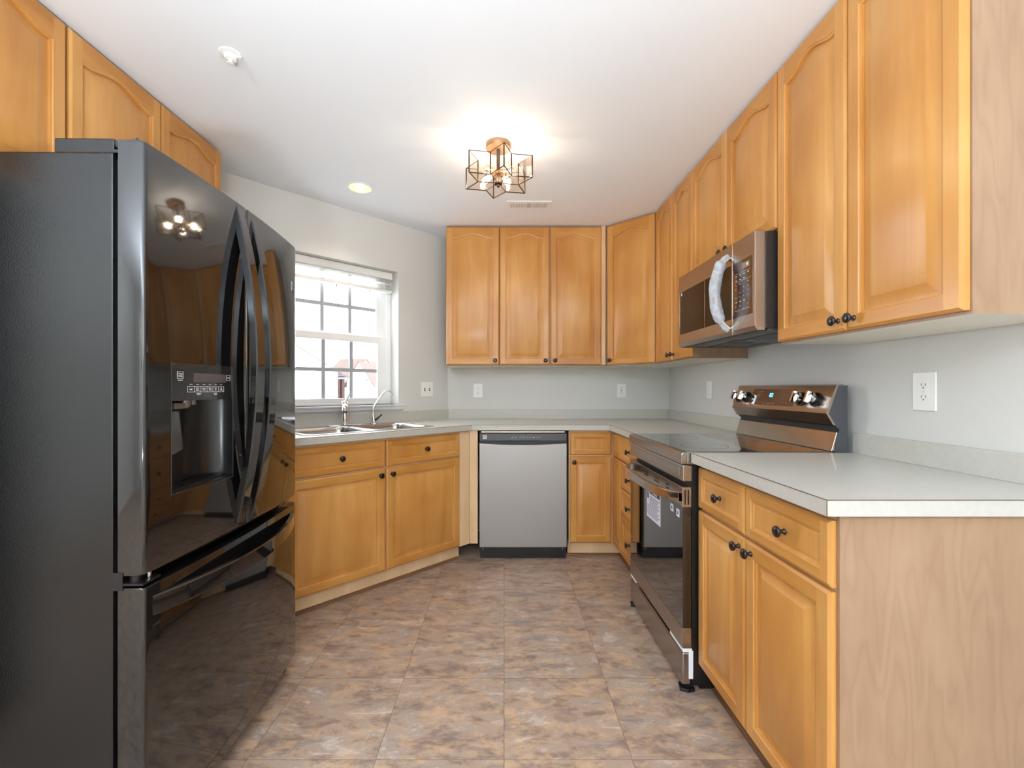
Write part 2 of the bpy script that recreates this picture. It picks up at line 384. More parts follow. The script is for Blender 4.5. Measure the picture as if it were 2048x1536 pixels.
# window_1: frame > sashes, grilles, panes
D = 4.4
bm = B()
box(bm, -WS1, -WS1 + 1.6, D, 6.4, WZ0, WZ1); box(bm, -WS0 - 1.6, -WS0, D, 6.4, WZ0, WZ1)
box(bm, -WS1 + 1.6, -WS0 - 1.6, D, 6.4, WZ1 - 1.6, WZ1); box(bm, -WS1 + 1.6, -WS0 - 1.6, D, 6.4, WZ0, WZ0 + .7)
win = struct(obj('window_1', bm, TRIMW, loc=(CX, CY, 0), rotz=wr, bevel=.12))
GX0, GX1 = -47.5, -23.1
def sash(name, y0, y1, z0, z1, g0, g1, mz):
    bm = B(); X0, X1 = -WS1 + 1.6, -WS0 - 1.6
    box(bm, X0, GX0, y0, y1, z0, z1); box(bm, GX1, X1, y0, y1, z0, z1)
    box(bm, GX0, GX1, y0, y1, z0, g0); box(bm, GX0, GX1, y0, y1, g1, z1)
    s = obj(name, bm, TRIMW, win, bevel=.1)
    ym = (y0 + y1) / 2
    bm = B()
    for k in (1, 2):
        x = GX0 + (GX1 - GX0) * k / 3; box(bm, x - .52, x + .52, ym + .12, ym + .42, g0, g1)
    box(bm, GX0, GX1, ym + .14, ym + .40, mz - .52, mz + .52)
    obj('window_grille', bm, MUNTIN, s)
    bbox('window_pane', GX0 - .1, GX1 + .1, ym, ym + .08, g0 - .1, g1 + .1, PANE, s)
sash('upper_sash', 5.4, 6.3, 61.4, 81.2, 63.4, 79.4, 71.1)
sash('lower_sash', 4.5, 5.4, 42.9, 62.9, 44.5, 60.9, 52.6)
bm = B()
prism(bm, [(-1.5, 42.5), (-1.3, 42.0), (-1.0, 41.8), (-.8, 41.2), (-.4, 40.9), (-.02, 40.6), (-.02, 41.6), (D - .02, 41.6), (D - .02, 42.5)], -WS1 - 1.4, -WS0 + 1.4, axis='x')
obj('window_stool', bm, TRIMW, win)
# cut for the stool through the wall is hidden by the stool itself

# dark panel added on the left wall, unseen, for the refrigerator side to reflect
DARKPANEL = wood('reflection_panel_dark', c=((22, 17, 15), (28, 21, 18), (36, 27, 22)), coat=0, rough=.6)
bm = B(); box(bm, XL + .01, XL + 1.0, 17.5, 40.5, .1, 82); struct(obj('reflection_panel', bm, DARKPANEL, bevel=.1))
for lx, ly, lz, lp in FILL_UPLIGHTS:  # made-up lamp bodies around the added fill lights
    t = thing('fill_lamp', ('low unseen fill light added just behind the camera' if lz < 40 else 'tall unseen fill light added behind the camera at the ' + ('left' if lx < 0 else 'right')), 'lamp', (lx, ly, 0), 0, 'added fill lights')
    bm = B(); lathe(bm, [(6, 0), (6, .8), (1, 1.4)], n=24); obj('base', bm, KNOB, t, smooth=40)
    bm = B(); lathe(bm, [(.5, 1.2), (.5, lz - 5)], n=12); obj('pole', bm, KNOB, t, smooth=40)
    bm = B(); lathe(bm, [(.5, lz - 5), (4.5, lz - 3.5), (7, lz + .5), (6.8, lz + .5), (4.2, lz - 3), (.3, lz - 4)], n=24); obj('fill_bowl', bm, KNOB, t, smooth=40)

# ------------------------------------------------------------------ window blind
bl = thing('window_blind', 'white horizontal slat blind drawn up to the top of the window above the sink', 'blind', ww(35.3, -3.2, 0), wr)
bm = B(); box(bm, -15.9, 15.9, -1.0, .9, 80.3, 82.4); obj('headrail', bm, WHITEP, bl, bevel=.12)
for k in range(7):
    z = 79.9 - k * .34 if k < 3 else 78.55 - (k - 3) * .42
    bm = B(); prism(bm, [(-1, z - .03), (0, z + .09), (1, z - .03), (1, z - .09), (0, z + .03), (-1, z - .09)], -15.8, 15.8, axis='x')
    obj('slat', bm, WHITEP, bl, smooth=30)
bm = B(); box(bm, -15.8, 15.8, -1.0, 1.0, 76.3, 77.05); obj('bottom_rail', bm, WHITEP, bl, bevel=.1)
bm = B()
for x in (-13, 0, 13): tube(bm, [(x, -1.02, 76.6), (x, -1.02, 80.5)], .05, 6)
obj('lift_cord', bm, WHITEP, bl)
bm = B()
for x in (-1.2, 8.8): lathe(bm, [(.05, 0), (.16, -.1), (.2, -.4), (.1, -.5)], (x, -.2, 76.3), n=10)
obj('tassel', bm, BLACKP, bl)

# ------------------------------------------------------------------ doors, drawers and knobs
def raised_panel(bm, w_, h, arch=0.0, st=1.7, bev=1.6, t=.75, n=24, low=False):
    """door in x 0..w, y 0(front)..t, z 0..h ; slots: 0 vertical grain, 1 rail grain"""
    def ztop(u, a):                       # cathedral curve
        u = min(max((u - .07) / .86, 0), 1)
        return a * (0.5 - 0.5 * math.cos(2 * PI * u)) ** .85
    zt = h - st - arch if not arch else h - st - .15 - arch
    def ring(ins, y):
        x0, x1 = st + ins, w_ - st - ins; lo, hi = [], []
        for k in range(n + 1):
            u = k / n; x = x0 + (x1 - x0) * u
            uu = (x - st) / (w_ - 2 * st)
            lo.append(bm.verts.new(V(x, y, st + ins)))
            hi.append(bm.verts.new(V(x, y, zt + ztop(uu, arch) - ins * (1 + (.12 if arch else 0)))))
        return lo, hi
    e = .14
    o0, o1, o2 = [], [], []
    def corner(x, y, z): return bm.verts.new(V(x, y, z))
    back = [corner(0, t, 0), corner(w_, t, 0), corner(w_, t, h), corner(0, t, h)]
    e = .30
    mid = [corner(0, .2, 0), corner(w_, .2, 0), corner(w_, .2, h), corner(0, .2, h)]
    bm.faces.new(back)
    for i in range(4): bm.faces.new([back[i], back[(i + 1) % 4], mid[(i + 1) % 4], mid[i]])
    fc = [corner(e, 0, e), corner(w_ - e, 0, e), corner(w_ - e, 0, h - e), corner(e, 0, h - e)]
    xi0, xi1 = st, w_ - st
    lo0, hi0 = ring(0, 0)
    botL, botR = corner(xi0, 0, e), corner(xi1, 0, e); topL, topR = corner(xi0, 0, h - e), corner(xi1, 0, h - e)
    def F(vs, m=0):
        f = bm.faces.new(vs); f.material_index = m; return f
    F([mid[0], mid[1], fc[1], botR, botL, fc[0]], 1); F([mid[1], mid[2], fc[2], fc[1]]); F([mid[2], mid[3], fc[3], topL, topR, fc[2]], 1); F([mid[3], mid[0], fc[0], fc[3]])
    F([fc[0], botL, lo0[0], hi0[0], topL, fc[3]]); F([botR, fc[1], fc[2], topR, hi0[-1], lo0[-1]])
    F([botL, botR] + lo0[::-1], 1)
    # top rail: strips so that the arch fills cleanly
    tops = [topL] + [corner(xi0 + (xi1 - xi0) * k / n, 0, h - e) for k in range(1, n)] + [topR]
    for k in range(n): F([hi0[k], hi0[k + 1], tops[k + 1], tops[k]], 1)
    prof = [(0, 0), (.10, .12), (.28, .17), (.33, .48), (.46, .48), (bev, .07), (bev + .04, .05)] if not low else [(0, 0), (.1, .13), (.35, .19), (.42, .32), (.52, .32), (.6, .26)]
    prev = (lo0, hi0)
    for ins, y in prof[1:]:
        cur = ring(ins, y)
        for k in range(n):
            F([prev[0][k], prev[0][k + 1], cur[0][k + 1], cur[0][k]], 0)
            F([prev[1][k + 1], prev[1][k], cur[1][k], cur[1][k + 1]], 0)
        F([prev[0][0], cur[0][0], cur[1][0], prev[1][0]]); F([prev[0][-1], prev[1][-1], cur[1][-1], cur[0][-1]])
        prev = cur
    for k in range(n): F([prev[0][k], prev[0][k + 1], prev[1][k + 1], prev[1][k]], 0)
def add_knob(parent, x, z):
    bm = B(); lathe(bm, [(.34, 0), (.36, .06), (.25, .16), (.2, .45), (.24, .62), (.5, .7), (.62, .84), (.62, .96), (.5, 1.1), (.25, 1.16)], (0, 0, 0), '-y', 22)
    return obj('knob', bm, KNOB, parent, loc=(x, 0, z), smooth=50)
def add_door(parent, x0, x1, z0, z1, arch=0, knob=None, name='door', low=False):
    bm = B(); raised_panel(bm, x1 - x0, z1 - z0, arch, low=low, st=1.25 if low else 1.75, t=.75)
    d = obj(name, bm, [WOOD, WOODH], parent, loc=(x0, 0, z0), smooth=28, fix=True)
    if knob: add_knob(d, knob[0] - x0, knob[1] - z0)
    return d
def carcass(parent, w_, z0, z1, y0, y1, side=MAPLE, under=CREAM, x0=0):
    bm = B(); fs = box(bm, x0, x0 + w_, y0, y1, z0, z1); fs[0].material_index = 1
    return obj('carcass', bm, [side, under], parent, bevel=0)
UT = 96.35; UB = 54.5; UD = 12.6
def upper(label, loc, rotz, w_, doors, zb=UB, group='maple wall cabinets', depth=UD):
    t = thing('wall_cabinet', label, 'cabinet', loc, rotz, group)
    carcass(t, w_ - .06, zb - .35, CEILZ - .1, .8, depth, x0=.03)
    for a, b2, kn in doors:
        add_door(t, a, b2, zb, UT, 1.35 if b2 - a > 9 else 1.0, kn)
    return t
R90 = -PI / 2
KZ = UB + 1.3
t = upper('single-door maple wall cabinet on the back wall, next to the window wall', (-17.6, 133.5, 0), 0, 16.2, [(.05, 16.1, (14.9, KZ))])
t = upper('two-door maple wall cabinet above the dishwasher, on the back wall', (-1.35, 133.5, 0), 0, 32.3,
          [(.1, 15.1, (13.9, KZ)), (15.5, 30.9, (16.8, KZ))])
bbox('filler_strip', 31.0, 32.25, .3, .8, UB, CEILZ - .1, FILLER, t)
# diagonal corner cabinet
t = thing('corner_wall_cabinet', 'diagonal maple wall cabinet with one door across the back right corner', 'cabinet', (31.1, 133.5, 0), -PI / 4)
add_door(t, .1, 15.35, UB, UT, 1.35, (1.3, KZ))
bm = B()
q = math.radians(45)
def loc45(x, y):       # world offset -> local of the diagonal cabinet
    dx, dy = x - 31.1, y - 133.5; return (dx * math.cos(q) - dy * math.sin(q), dx * math.sin(q) + dy * math.cos(q))
pts = [loc45(*p) for p in ((31.15, 134.3), (42.85, 122.6), (XR - .1, 122.6), (XR - .1, YB - .1), (31.15, YB - .1))]
fs = prism(bm, pts, UB - .35, CEILZ - .1); fs[0].material_index = 1
obj('carcass', bm, [MAPLE, CREAM], t)
# right wall
XU = 42.1
t = upper('narrow two-door maple wall cabinet between the corner cabinet and the microwave', (XU, 122.4, 0), R90, 23.6, [(.15, 11.9, (10.7, KZ)), (12.1, 23.5, (13.2, KZ))])
t = upper('short two-door maple cabinet directly above the microwave', (XU, 98.8, 0), R90, 30.7, [(.1, 15.25, (14.1, 73.4)), (15.4, 30.6, (16.6, 73.4))], zb=72.2)
t = upper('large two-door maple wall cabinet at right front, with pale end panel', (XU, 68.05, 0), R90, 27.8, [(.1, 13.75, (12.6, KZ)), (13.95, 27.6, (15.1, KZ))])
# left wall, over the refrigerator
XUL = -58.9
t = upper('two-door maple cabinet above the refrigerator, farther from the camera', (XUL, 59.6, 0), PI / 2, 32.4, [(.15, 16.1, None), (16.25, 32.2, None)], zb=73.0)
t = upper('maple cabinet above the refrigerator, cut by the left edge of the photo', (XUL, 27.0, 0), PI / 2, 32.5, [(.2, 16.2, None), (16.35, 32.3, None)], zb=73.0)

# ------------------------------------------------------------------ base cabinets
def toe(parent, x0, x1, y=3.2, z1=4.4, mat=FILLER): return bbox('toe_kick', x0, x1, y, y + .5, .02, z1, mat, parent)
BD = 24.0
# near right cabinet
t = thing('base_cabinet', 'maple base cabinet at right front with two drawers over two doors', 'cabinet', (30, 68.35, 0), R90)
W = 27.95
fs_bm = B(); box(fs_bm, .05, W - .05, .8, 24.8, 4.4, CB); obj('carcass', fs_bm, FILLER, t)
add_door(t, .2, 13.25, 28.9, 35.1, knob=(7.2, 32), name='drawer', low=True)
add_door(t, 13.45, W - .15, 28.9, 35.1, knob=(21.3, 32), name='drawer', low=True)
add_door(t, .2, 13.35, 4.6, 28.5, knob=(12.2, 27.2))
add_door(t, 13.55, W - .15, 4.6, 28.5, knob=(14.9, 27.2))
bm = B(); box(bm, W - .04, W + .3, .6, 24.8, .02, CB); obj('end_panel', bm, MAPLE, t)
toe(t, 0, W - .05)
# drawer bank beyond the range
t = thing('drawer_cabinet', 'narrow maple base cabinet with four stacked drawers, beyond the range', 'cabinet', (30, 113.75, 0), R90)
W2 = 16.35
bbox('carcass', .05, W2 - .05, .8, 24.8, 4.4, CB, FILLER, t)
for z0, z1 in ((28.9, 35.1), (21.9, 28.5), (15.2, 21.6), (4.6, 14.9)):
    add_door(t, .15, W2 - .15, z0, z1, knob=(8.6, (z0 + z1) / 2), name='drawer', low=z1 - z0 < 8)
toe(t, .05, W2 - .05)
# corner base cabinet (faces on both runs)
YF = 121.8
t = thing('corner_base_cabinet', 'L-shaped maple corner base cabinet right of the dishwasher, one knob', 'cabinet', (18.0, YF, 0), 0)
add_door(t, .25, 11.75, 28.9, 35.1, name='drawer', low=True); add_door(t, .25, 11.75, 4.6, 28.5, knob=(1.35, 27.0))
bm = B(); prism(bm, [(.05, .8), (12.8, .8), (12.8, -7.9), (36.7, -7.9), (36.7, 24.3), (.05, 24.3)], 4.4, CB); obj('carcass', bm, FILLER, t)
for z0, z1, lo in ((28.9, 35.1, True), (4.6, 28.5, False)):
    bm = B(); raised_panel(bm, 7.6, z1 - z0, 0, low=lo, st=1.25 if lo else 1.6, bev=1.0)
    obj('drawer' if lo else 'door', bm, [WOOD, WOODH], t, loc=(12.0, -.15, z0), rotz=R90, smooth=28)
bm = B(); box(bm, .05, 15.2, 3.2, 3.7, .02, 4.4); box(bm, 15.2, 15.7, -7.9, 3.7, .02, 4.4); obj('toe_kick', bm, FILLER, t)
# sink base on the diagonal : root on its door face line
sx, sy = -9.5, 121.5
t = thing('sink_cabinet', 'maple sink base cabinet below the window with two false drawer fronts and two doors', 'cabinet', (sx, sy, 0), wr)
# local x negative = away from the corner
add_door(t, -25.5, -3.5, 28.9, 35.1, knob=(-14.4, 32.1), name='drawer', low=True)
add_door(t, -47.7, -25.9, 28.9, 35.1, knob=(-36.6, 32.1), name='drawer', low=True)
add_door(t, -25.5, -3.5, 4.6, 28.5, knob=(-24.2, 27.1)); add_door(t, -47.7, -25.9, 4.6, 28.5, knob=(-27.2, 27.1))
bm = B()
def locS(x, y):
    dx, dy = x - sx, y - sy; c_, s_ = math.cos(wr), math.sin(wr); return (dx * c_ + dy * s_, -dx * s_ + dy * c_)
hole0 = [ww(a, b2)[:2] for a, b2 in ((21.4, 2.7), (54.1, 2.7), (54.1, 21.8), (21.4, 21.8))]
pts = [locS(*p) for p in ((-10.0, 122.1), (-52.6, 79.5), (XL + .2, 79.5), (XL + .2, YL - .2), (CX - .15, CY - .3), (-10.0, CY - .3))]
prism(bm, pts, 4.4, 29.8)
holed(bm, pts, [[locS(*q_) for q_ in hole0]], 29.8, CB)
body = obj('carcass', bm, FILLER, t)
bm = B(); box(bm, -3.4, .1, .25, .8, 4.4, CB); obj('filler_panel', bm, FILLER, t)
bm = B(); prism(bm, [locS(*p) for p in ((-9.45, 121.75), (-7.3, 121.75), (-7.3, 122.3), (-9.9, 122.3))], 4.4, CB); obj('filler_panel', bm, FILLER, t)
bbox('toe_kick', -58, -1.3, 3.2, 3.7, .02, 4.4, FILLER, t)
# brown quarter rounds along the floor
def qround(n, loc, rotz, L_):
    bm = B(); pts = [(0, 0)] + [(-.62 * math.cos(a * PI / 2 / 5), .62 * math.sin(a * PI / 2 / 5)) for a in range(6)]
    prism(bm, pts, 0, L_, axis='x'); struct(obj('trim_%d' % n, bm, QROUND, loc=loc, rotz=rotz, smooth=40))
p = (sx + 3.18 * -S2, sy + 3.18 * S2)
qround(1, (p[0] - 57.5 * S2, p[1] - 57.5 * S2, .02), wr, 55.8)
qround(2, (18.2, YF + 3.18, .02), 0, 14.9)
qround(3, (33.18, 124.6, .02), R90, 27)
qround(4, (33.18, 68.8, .02), R90, 28.2)

# ------------------------------------------------------------------ countertops
def circ_hole(): pass
SR = dict(s0=21.0, s1=54.5, v0=2.3, v1=22.2)
hole = [ww(a, b2)[:2] for a, b2 in ((SR['s0'] + .8, SR['v0'] + .8), (SR['s1'] - .8, SR['v0'] + .8), (SR['s1'] - .8, SR['v1'] - .8), (SR['s0'] + .8, SR['v1'] - .8))]
main = [(-8.8, 120.8), (29, 120.8), (29, 97.15), (XR - .05, 97.15), (XR - .05, YB - .05), (CX, YB - .05), (XL + .05, YL), (XL + .05, 77.9), (-51.7, 77.9)]
t = thing('countertop', 'long pale laminate countertop running from the refrigerator past the sink to the range', 'countertop', (0, 0, 0))
bm = B(); holed(bm, main, [hole], CB, CT); obj('slab', bm, COUNTER, t)
bs = B(); h0, h1, th = CT, CT + 3.1, .75
box(bs, CX + .35, XR - .8, YB - .8, YB - .05, h0, h1); box(bs, XR - .8, XR - .05, 97.15, YB - .05, h0, h1)
prism(bs, [ww(0, .02)[:2], ww(LW, .02)[:2], ww(LW - .9, .8)[:2], ww(.3, .8)[:2]], h0, h1)
obj('backsplash', bs, COUNTER, t, bevel=.05)
bm = B()
def seam(bm, a, b2):
    a = Vector(a + (0,)); b2 = Vector(b2 + (0,)); d = (b2 - a).normalized(); n = Vector((d.y, -d.x, 0)) * .03
    prism(bm, [(a + n).to_tuple()[:2], (b2 + n).to_tuple()[:2], (b2 - n).to_tuple()[:2], (a - n).to_tuple()[:2]], CT - .07, CT + .012)
seam(bm, (-51.7, 77.9), (-8.8, 120.8)); seam(bm, (-8.8, 120.8), (29, 120.8)); seam(bm, (29, 120.8), (29, 97.2))
obj('edge_seam', bm, SEAM, t)
t = thing('countertop', 'short pale laminate countertop at right front, nearest the camera', 'countertop', (0, 0, 0))
bm = B(); prism(bm, [(29, 68.3), (29, 39.5), (XR - .05, 39.5), (XR - .05, 68.3)], CB, CT); obj('slab', bm, COUNTER, t)
bbox('backsplash', XR - .8, XR - .05, 39.5, 68.3, CT, CT + 3.1, COUNTER, t, bevel=.05)
bm = B(); seam(bm, (29, 68.3), (29, 39.5)); seam(bm, (29, 39.5), (XR - .1, 39.5)); box(bm, 28.97, 29.03, 39.47, 39.53, CB, CT); obj('edge_seam', bm, SEAM, t)

# ------------------------------------------------------------------ sink and taps (wall frame)
sc_s, sc_v = (SR['s0'] + SR['s1']) / 2, (SR['v0'] + SR['v1']) / 2
sk = thing('kitchen_sink', 'stainless steel double bowl drop-in sink under the window', 'sink', ww(sc_s, sc_v, CT), wr)
hw, hd = (SR['s1'] - SR['s0']) / 2, (SR['v1'] - SR['v0']) / 2
bowls = [(-hw + 1.3, -.6), (.6, hw - 1.3)]; by0, by1 = -hd + 1.3, hd - 3.4
bm = B(); holed(bm, rrect(-hw, hw, -hd, hd, 1.2), [rrect(a, b2, by0, by1, 2.2) for a, b2 in bowls], .0, .14)
obj('rim', bm, SINKM, sk, bevel=.05)
for a, b2 in bowls:
    bm = B(); rings = []
    for ins, z in ((0, .14), (.25, -.1), (.4, -1), (.7, -5.8), (1.1, -6.6), (2.2, -7.0)):
        rings.append([bm.verts.new(V(x, y, z)) for x, y in rrect(a + ins, b2 - ins, by0 + ins, by1 - ins, 2.2)])
    for r0, r1 in zip(rings, rings[1:]):
        for k in range(len(r0)): bm.faces.new([r0[k], r0[(k + 1) % len(r0)], r1[(k + 1) % len(r0)], r1[k]])
    bm.faces.new(rings[-1]); bo = obj('bowl', bm, SINKM, sk, smooth=60)
    bm = B(); lathe(bm, [(1.7, 0), (1.7, .08), (1.3, .1), (.9, .03), (.3, .03)], ((a + b2) / 2, (by0 + by1) / 2, -6.98), n=20); obj('drain', bm, CHROME, bo, smooth=40)
# cut-out in the cabinet body is not visible; taps
ZR = CT + .15
fa = thing('kitchen_faucet', 'chrome single-lever faucet with pull-out spout standing behind the sink bowls', 'faucet', ww(37.5, 4.1, ZR), wr)
bm = B(); prism(bm, rrect(-5, 5, -1.1, 1.1, 1.05, 6), 0, .3); obj('deck_plate', bm, CHROME, fa, bevel=.08, smooth=40)
bm = B(); lathe(bm, [(1.0, .3), (1.0, .5), (.8, .7), (.78, 4.6), (.82, 5.2), (.82, 5.9), (.6, 6.4), (.2, 6.55)], n=20); obj('body', bm, CHROME, fa, smooth=50)
bm = B(); tube(bm, [(-.17, -.36, 4.2), (-.9, -2.0, 5.0), (-1.9, -4.1, 5.5), (-2.7, -5.9, 5.4), (-3.3, -7.1, 4.8), (-3.5, -7.5, 4.0)], [.55, .58, .6, .62, .66, .66], 14); obj('spout', bm, CHROME, fa, smooth=50)
bm = B(); tube(bm, [(.1, 0, 5.9), (.5, .1, 6.7), (1.2, .2, 8.3)], [.35, .28, .34], 10); obj('lever', bm, CHROME, fa, smooth=50)
ft = thing('filter_tap', 'slim chrome gooseneck drinking-water tap at the right of the sink', 'faucet', ww(29.2, 4.1, ZR), wr)
bm = B(); lathe(bm, [(1.0, 0), (1.0, .2), (.55, .4), (.6, 1.6), (.5, 2.2), (.2, 3.2)], n=18); obj('body', bm, CHROME, ft, smooth=50)
ca, sa = math.cos(math.radians(12)), math.sin(math.radians(12))
bm = B(); g = [(0, 0, 2.6), (0, 0, 4.4), (.5, -.1, 5.4), (1.7, -.4, 7.2), (2.7, -.7, 8.6), (3.4, -.9, 9.2), (4.1, -1.1, 9.3), (4.8, -1.3, 8.8), (5.2, -1.4, 7.9)]
tube(bm, g, [.2] * 7 + [.22, .26], 10); obj('spout', bm, CHROME, ft, smooth=60)
bm = B(); tube(bm, [(.3, -.2, 1.0), (1.1, -.5, 1.6), (2.2, -.7, 2.6)], [.4, .28, .2], 10); obj('lever', bm, BLACKP, ft, smooth=50)

# ------------------------------------------------------------------ dishwasher
dw = thing('dishwasher', 'stainless steel dishwasher with dark control strip under the back counter', 'dishwasher', (-6.85, 121.1, 0), 0)
DWW = 24.2
bbox('tub', .15, DWW - .15, 2.0, 24.6, 4.0, 35.5, BLACKP, dw)
bm = B()
n = 16; zt_ = [32.2 - .45 * (1 - ((k / n) * 2 - 1) ** 2) for k in range(n + 1)]
def curved_panel(bm, x0, x1, zlow, ztop_list, y0, y1):
    f_lo, f_hi, b_lo, b_hi = [], [], [], []
    for k in range(n + 1):
        x = x0 + (x1 - x0) * k / n; zl = zlow[k] if isinstance(zlow, list) else zlow; zh = ztop_list[k] if isinstance(ztop_list, list) else ztop_list
        f_lo.append(bm.verts.new(V(x, y0, zl))); f_hi.append(bm.verts.new(V(x, y0, zh))); b_lo.append(bm.verts.new(V(x, y1, zl))); b_hi.append(bm.verts.new(V(x, y1, zh)))
    for k in range(n):
        bm.faces.new([f_lo[k], f_lo[k + 1], f_hi[k + 1], f_hi[k]]); bm.faces.new([b_lo[k + 1], b_lo[k], b_hi[k], b_hi[k + 1]])
        bm.faces.new([f_hi[k], f_hi[k + 1], b_hi[k + 1], b_hi[k]]); bm.faces.new([f_lo[k + 1], f_lo[k], b_lo[k], b_lo[k + 1]])
    bm.faces.new([f_lo[0], f_hi[0], b_hi[0], b_lo[0]]); bm.faces.new([f_lo[-1], b_lo[-1], b_hi[-1], f_hi[-1]])
curved_panel(bm, .1, DWW - .1, 3.6, zt_, .0, 1.9)
dr = obj('door', bm, STEEL, dw, bevel=.06)
bm = B(); curved_panel(bm, .1, DWW - .1, [z + .05 for z in zt_], [33.0 - .15 * (1 - ((k / n) * 2 - 1) ** 2) for k in range(n + 1)], .35, 1.9); obj('handle_recess', bm, BLACKP, dw)
CTRL = plain('control_strip_grey', rgb(78, 80, 84), .3, .3)
bbox('control_panel', .12, DWW - .12, -.05, 1.9, 32.95, 34.9, CTRL, dw, bevel=.05)
bbox('vent_trim', .6, DWW - .6, .6, 1.6, 35.1, 35.5, BSTEEL, dw)
bm = B(); box(bm, 1.05, 2.1, -.1, -.05, 33.4, 34.5); lg = obj('badge', bm, GREYMARK, dw)
bm = B(); box(bm, 1.3, 1.36, -.12, -.1, 33.6, 34.3); box(bm, 1.3, 1.85, -.12, -.1, 34.22, 34.3); box(bm, 1.5, 1.8, -.12, -.1, 33.62, 33.7); tube(bm, [(1.36, -.11, 34.1), (1.8, -.11, 33.65)], .03, 6); tube(bm, [(1.4, -.11, 33.8), (1.8, -.11, 34.15)], .03, 6); obj('badge_mark', bm, CTRL, lg)
bm = B()
for x, w_ in ((8.9, .5), (9.9, .35), (13.2, .25), (13.9, .25), (14.7, .3), (15.1, .2), (15.9, .25), (16.5, .3)): box(bm, x, x + w_, -.08, -.05, 33.75, 33.95)
obj('button_marks', bm, GREYMARK, dw)
bm = B(); box(bm, 11.2, 12.8, -.08, -.05, 33.65, 34.1); obj('display', bm, plain('display_grey', rgb(110, 116, 122), .2), dw)
kb = bbox('kick_plate', .25, DWW - .2, 1.6, 2.2, .05, 3.5, BLACKP, dw, bevel=.05)
bm = B()
for x in (1, DWW - 1): lathe(bm, [(.16, 0), (.16, .06)], (x, 1.6, 2.6), '-y', 10)
obj('screw', bm, CHROME, kb)
# white gap piece left of the dishwasher at the floor
# ------------------------------------------------------------------ electric range
RX, RY0, RY1 = 27.6, 97.0, 68.5
rw = RY0 - RY1
rg = thing('electric_range', 'freestanding electric range in bronze-tinted stainless steel with black glass cooktop', 'range', (RX, RY0, 0), R90)
bm = B(); box(bm, .12, rw - .12, 1.7, 25.6, 1.0, 35.4); box(bm, .3, rw - .3, 3.0, 25, .4, 1.0); obj('body', bm, BLACKP, rg)
bm = B()
prism(bm, [(.1, 35.45), (0, 35.6), (0, 37.0), (.25, 37.3), (.9, 37.35), (.9, 35.45)], 0, rw, axis='x')
box(bm, 0, .45, .9, 23.5, 35.45, 37.4); box(bm, rw - .45, rw, .9, 23.5, 35.45, 37.4)
obj('cooktop_rim', bm, BSTEEL, rg, bevel=.08)
bm = B(); box(bm, .45, rw - .45, .9, 23.4, 36.6, 37.42); ck = obj('cooktop', bm, COOKTOP, rg, bevel=.04)
RING = plain('burner_ring_grey', rgb(48, 48, 50), .2)
for cx, cy, r in ((7.5, 7, 4.5), (21, 7, 3.8), (7.5, 17, 3.2), (21, 17, 4.2)):
    bm = B()
    vs0 = [bm.verts.new(V(cx + r * math.cos(a * PI / 24), cy + r * math.sin(a * PI / 24), 37.432)) for a in range(48)]
    vs1 = [bm.verts.new(V(cx + (r - .08) * math.cos(a * PI / 24), cy + (r - .08) * math.sin(a * PI / 24), 37.432)) for a in range(48)]
    for k in range(48): bm.faces.new([vs0[k], vs0[(k + 1) % 48], vs1[(k + 1) % 48], vs1[k]])
    obj('burner_ring', bm, RING, ck)
# upper front band with inset
bm = B(); box(bm, 0, rw, .25, 1.75, 32.8, 35.35); fb = obj('front_band', bm, BSTEEL, rg, bevel=.15)
bm = B(); box(bm, 1.2, rw - 1.2, .14, .26, 33.4, 34.8); obj('inset_panel', bm, BSTEEL, fb, bevel=.1)
# oven door
bm = B(); box(bm, .1, rw - .1, .2, 1.65, 28.8, 31.9); od = obj('door_frame_top', bm, BSTEEL, rg, bevel=.06)
bm = B()
for x, l in ((6, 1.2), (9.8, 2.4), (15.6, 2.4), (21.6, 1.2)):
    for z in (30.9, 30.35): box(bm, x, x + l, .17, .21, z, z + .22)
obj('vent_slots', bm, BLACKP, od)
bm = B()
for y in (.55, 1.05): box(bm, rw - .11, rw - .07, y, y + .2, 29.2, 31.5)
obj('side_slots', bm, BLACKP, od)
bm = B(); box(bm, .1, rw - .1, .28, 1.6, 9.9, 28.8); gl = obj('oven_door_glass', bm, BLACKG, rg, bevel=.04)
bm = B(); box(bm, .1, rw - .1, .2, 1.65, 6.8, 9.9); obj('door_frame_bottom', bm, BSTEEL, rg, bevel=.06)
# bowed handle
bm = B(); m_ = 24; A, Bv = [], []
for k in range(m_ + 1):
    u = k / m_; x = .6 + (rw - 1.2) * u
    d_ = 2.7 * (1 - abs(2 * u - 1) ** 3.2) ** .8 if 0 < u < 1 else 0
    for ring, dz in ((A, 0), (Bv, 0)): pass
    d_ = -d_ - .05
    A.append([V(x, d_, 31.0), V(x, d_ - .1, 30.9), V(x, d_ - .1, 29.6), V(x, d_, 29.5), V(x, d_ + .35, 29.5), V(x, d_ + .35, 31.0)])
vr = [[bm.verts.new(p) for p in ring] for ring in A]
for a, b2 in zip(vr, vr[1:]):
    for k in range(6): bm.faces.new([a[k], a[(k + 1) % 6], b2[(k + 1) % 6], b2[k]])
bm.faces.new(vr[0]); bm.faces.new(vr[-1])
box(bm, .6, 1.2, -.2, .25, 29.6, 30.9); box(bm, rw - 1.2, rw - .6, -.2, .25, 29.6, 30.9)
obj('handle', bm, BSTEEL2, od, smooth=40)
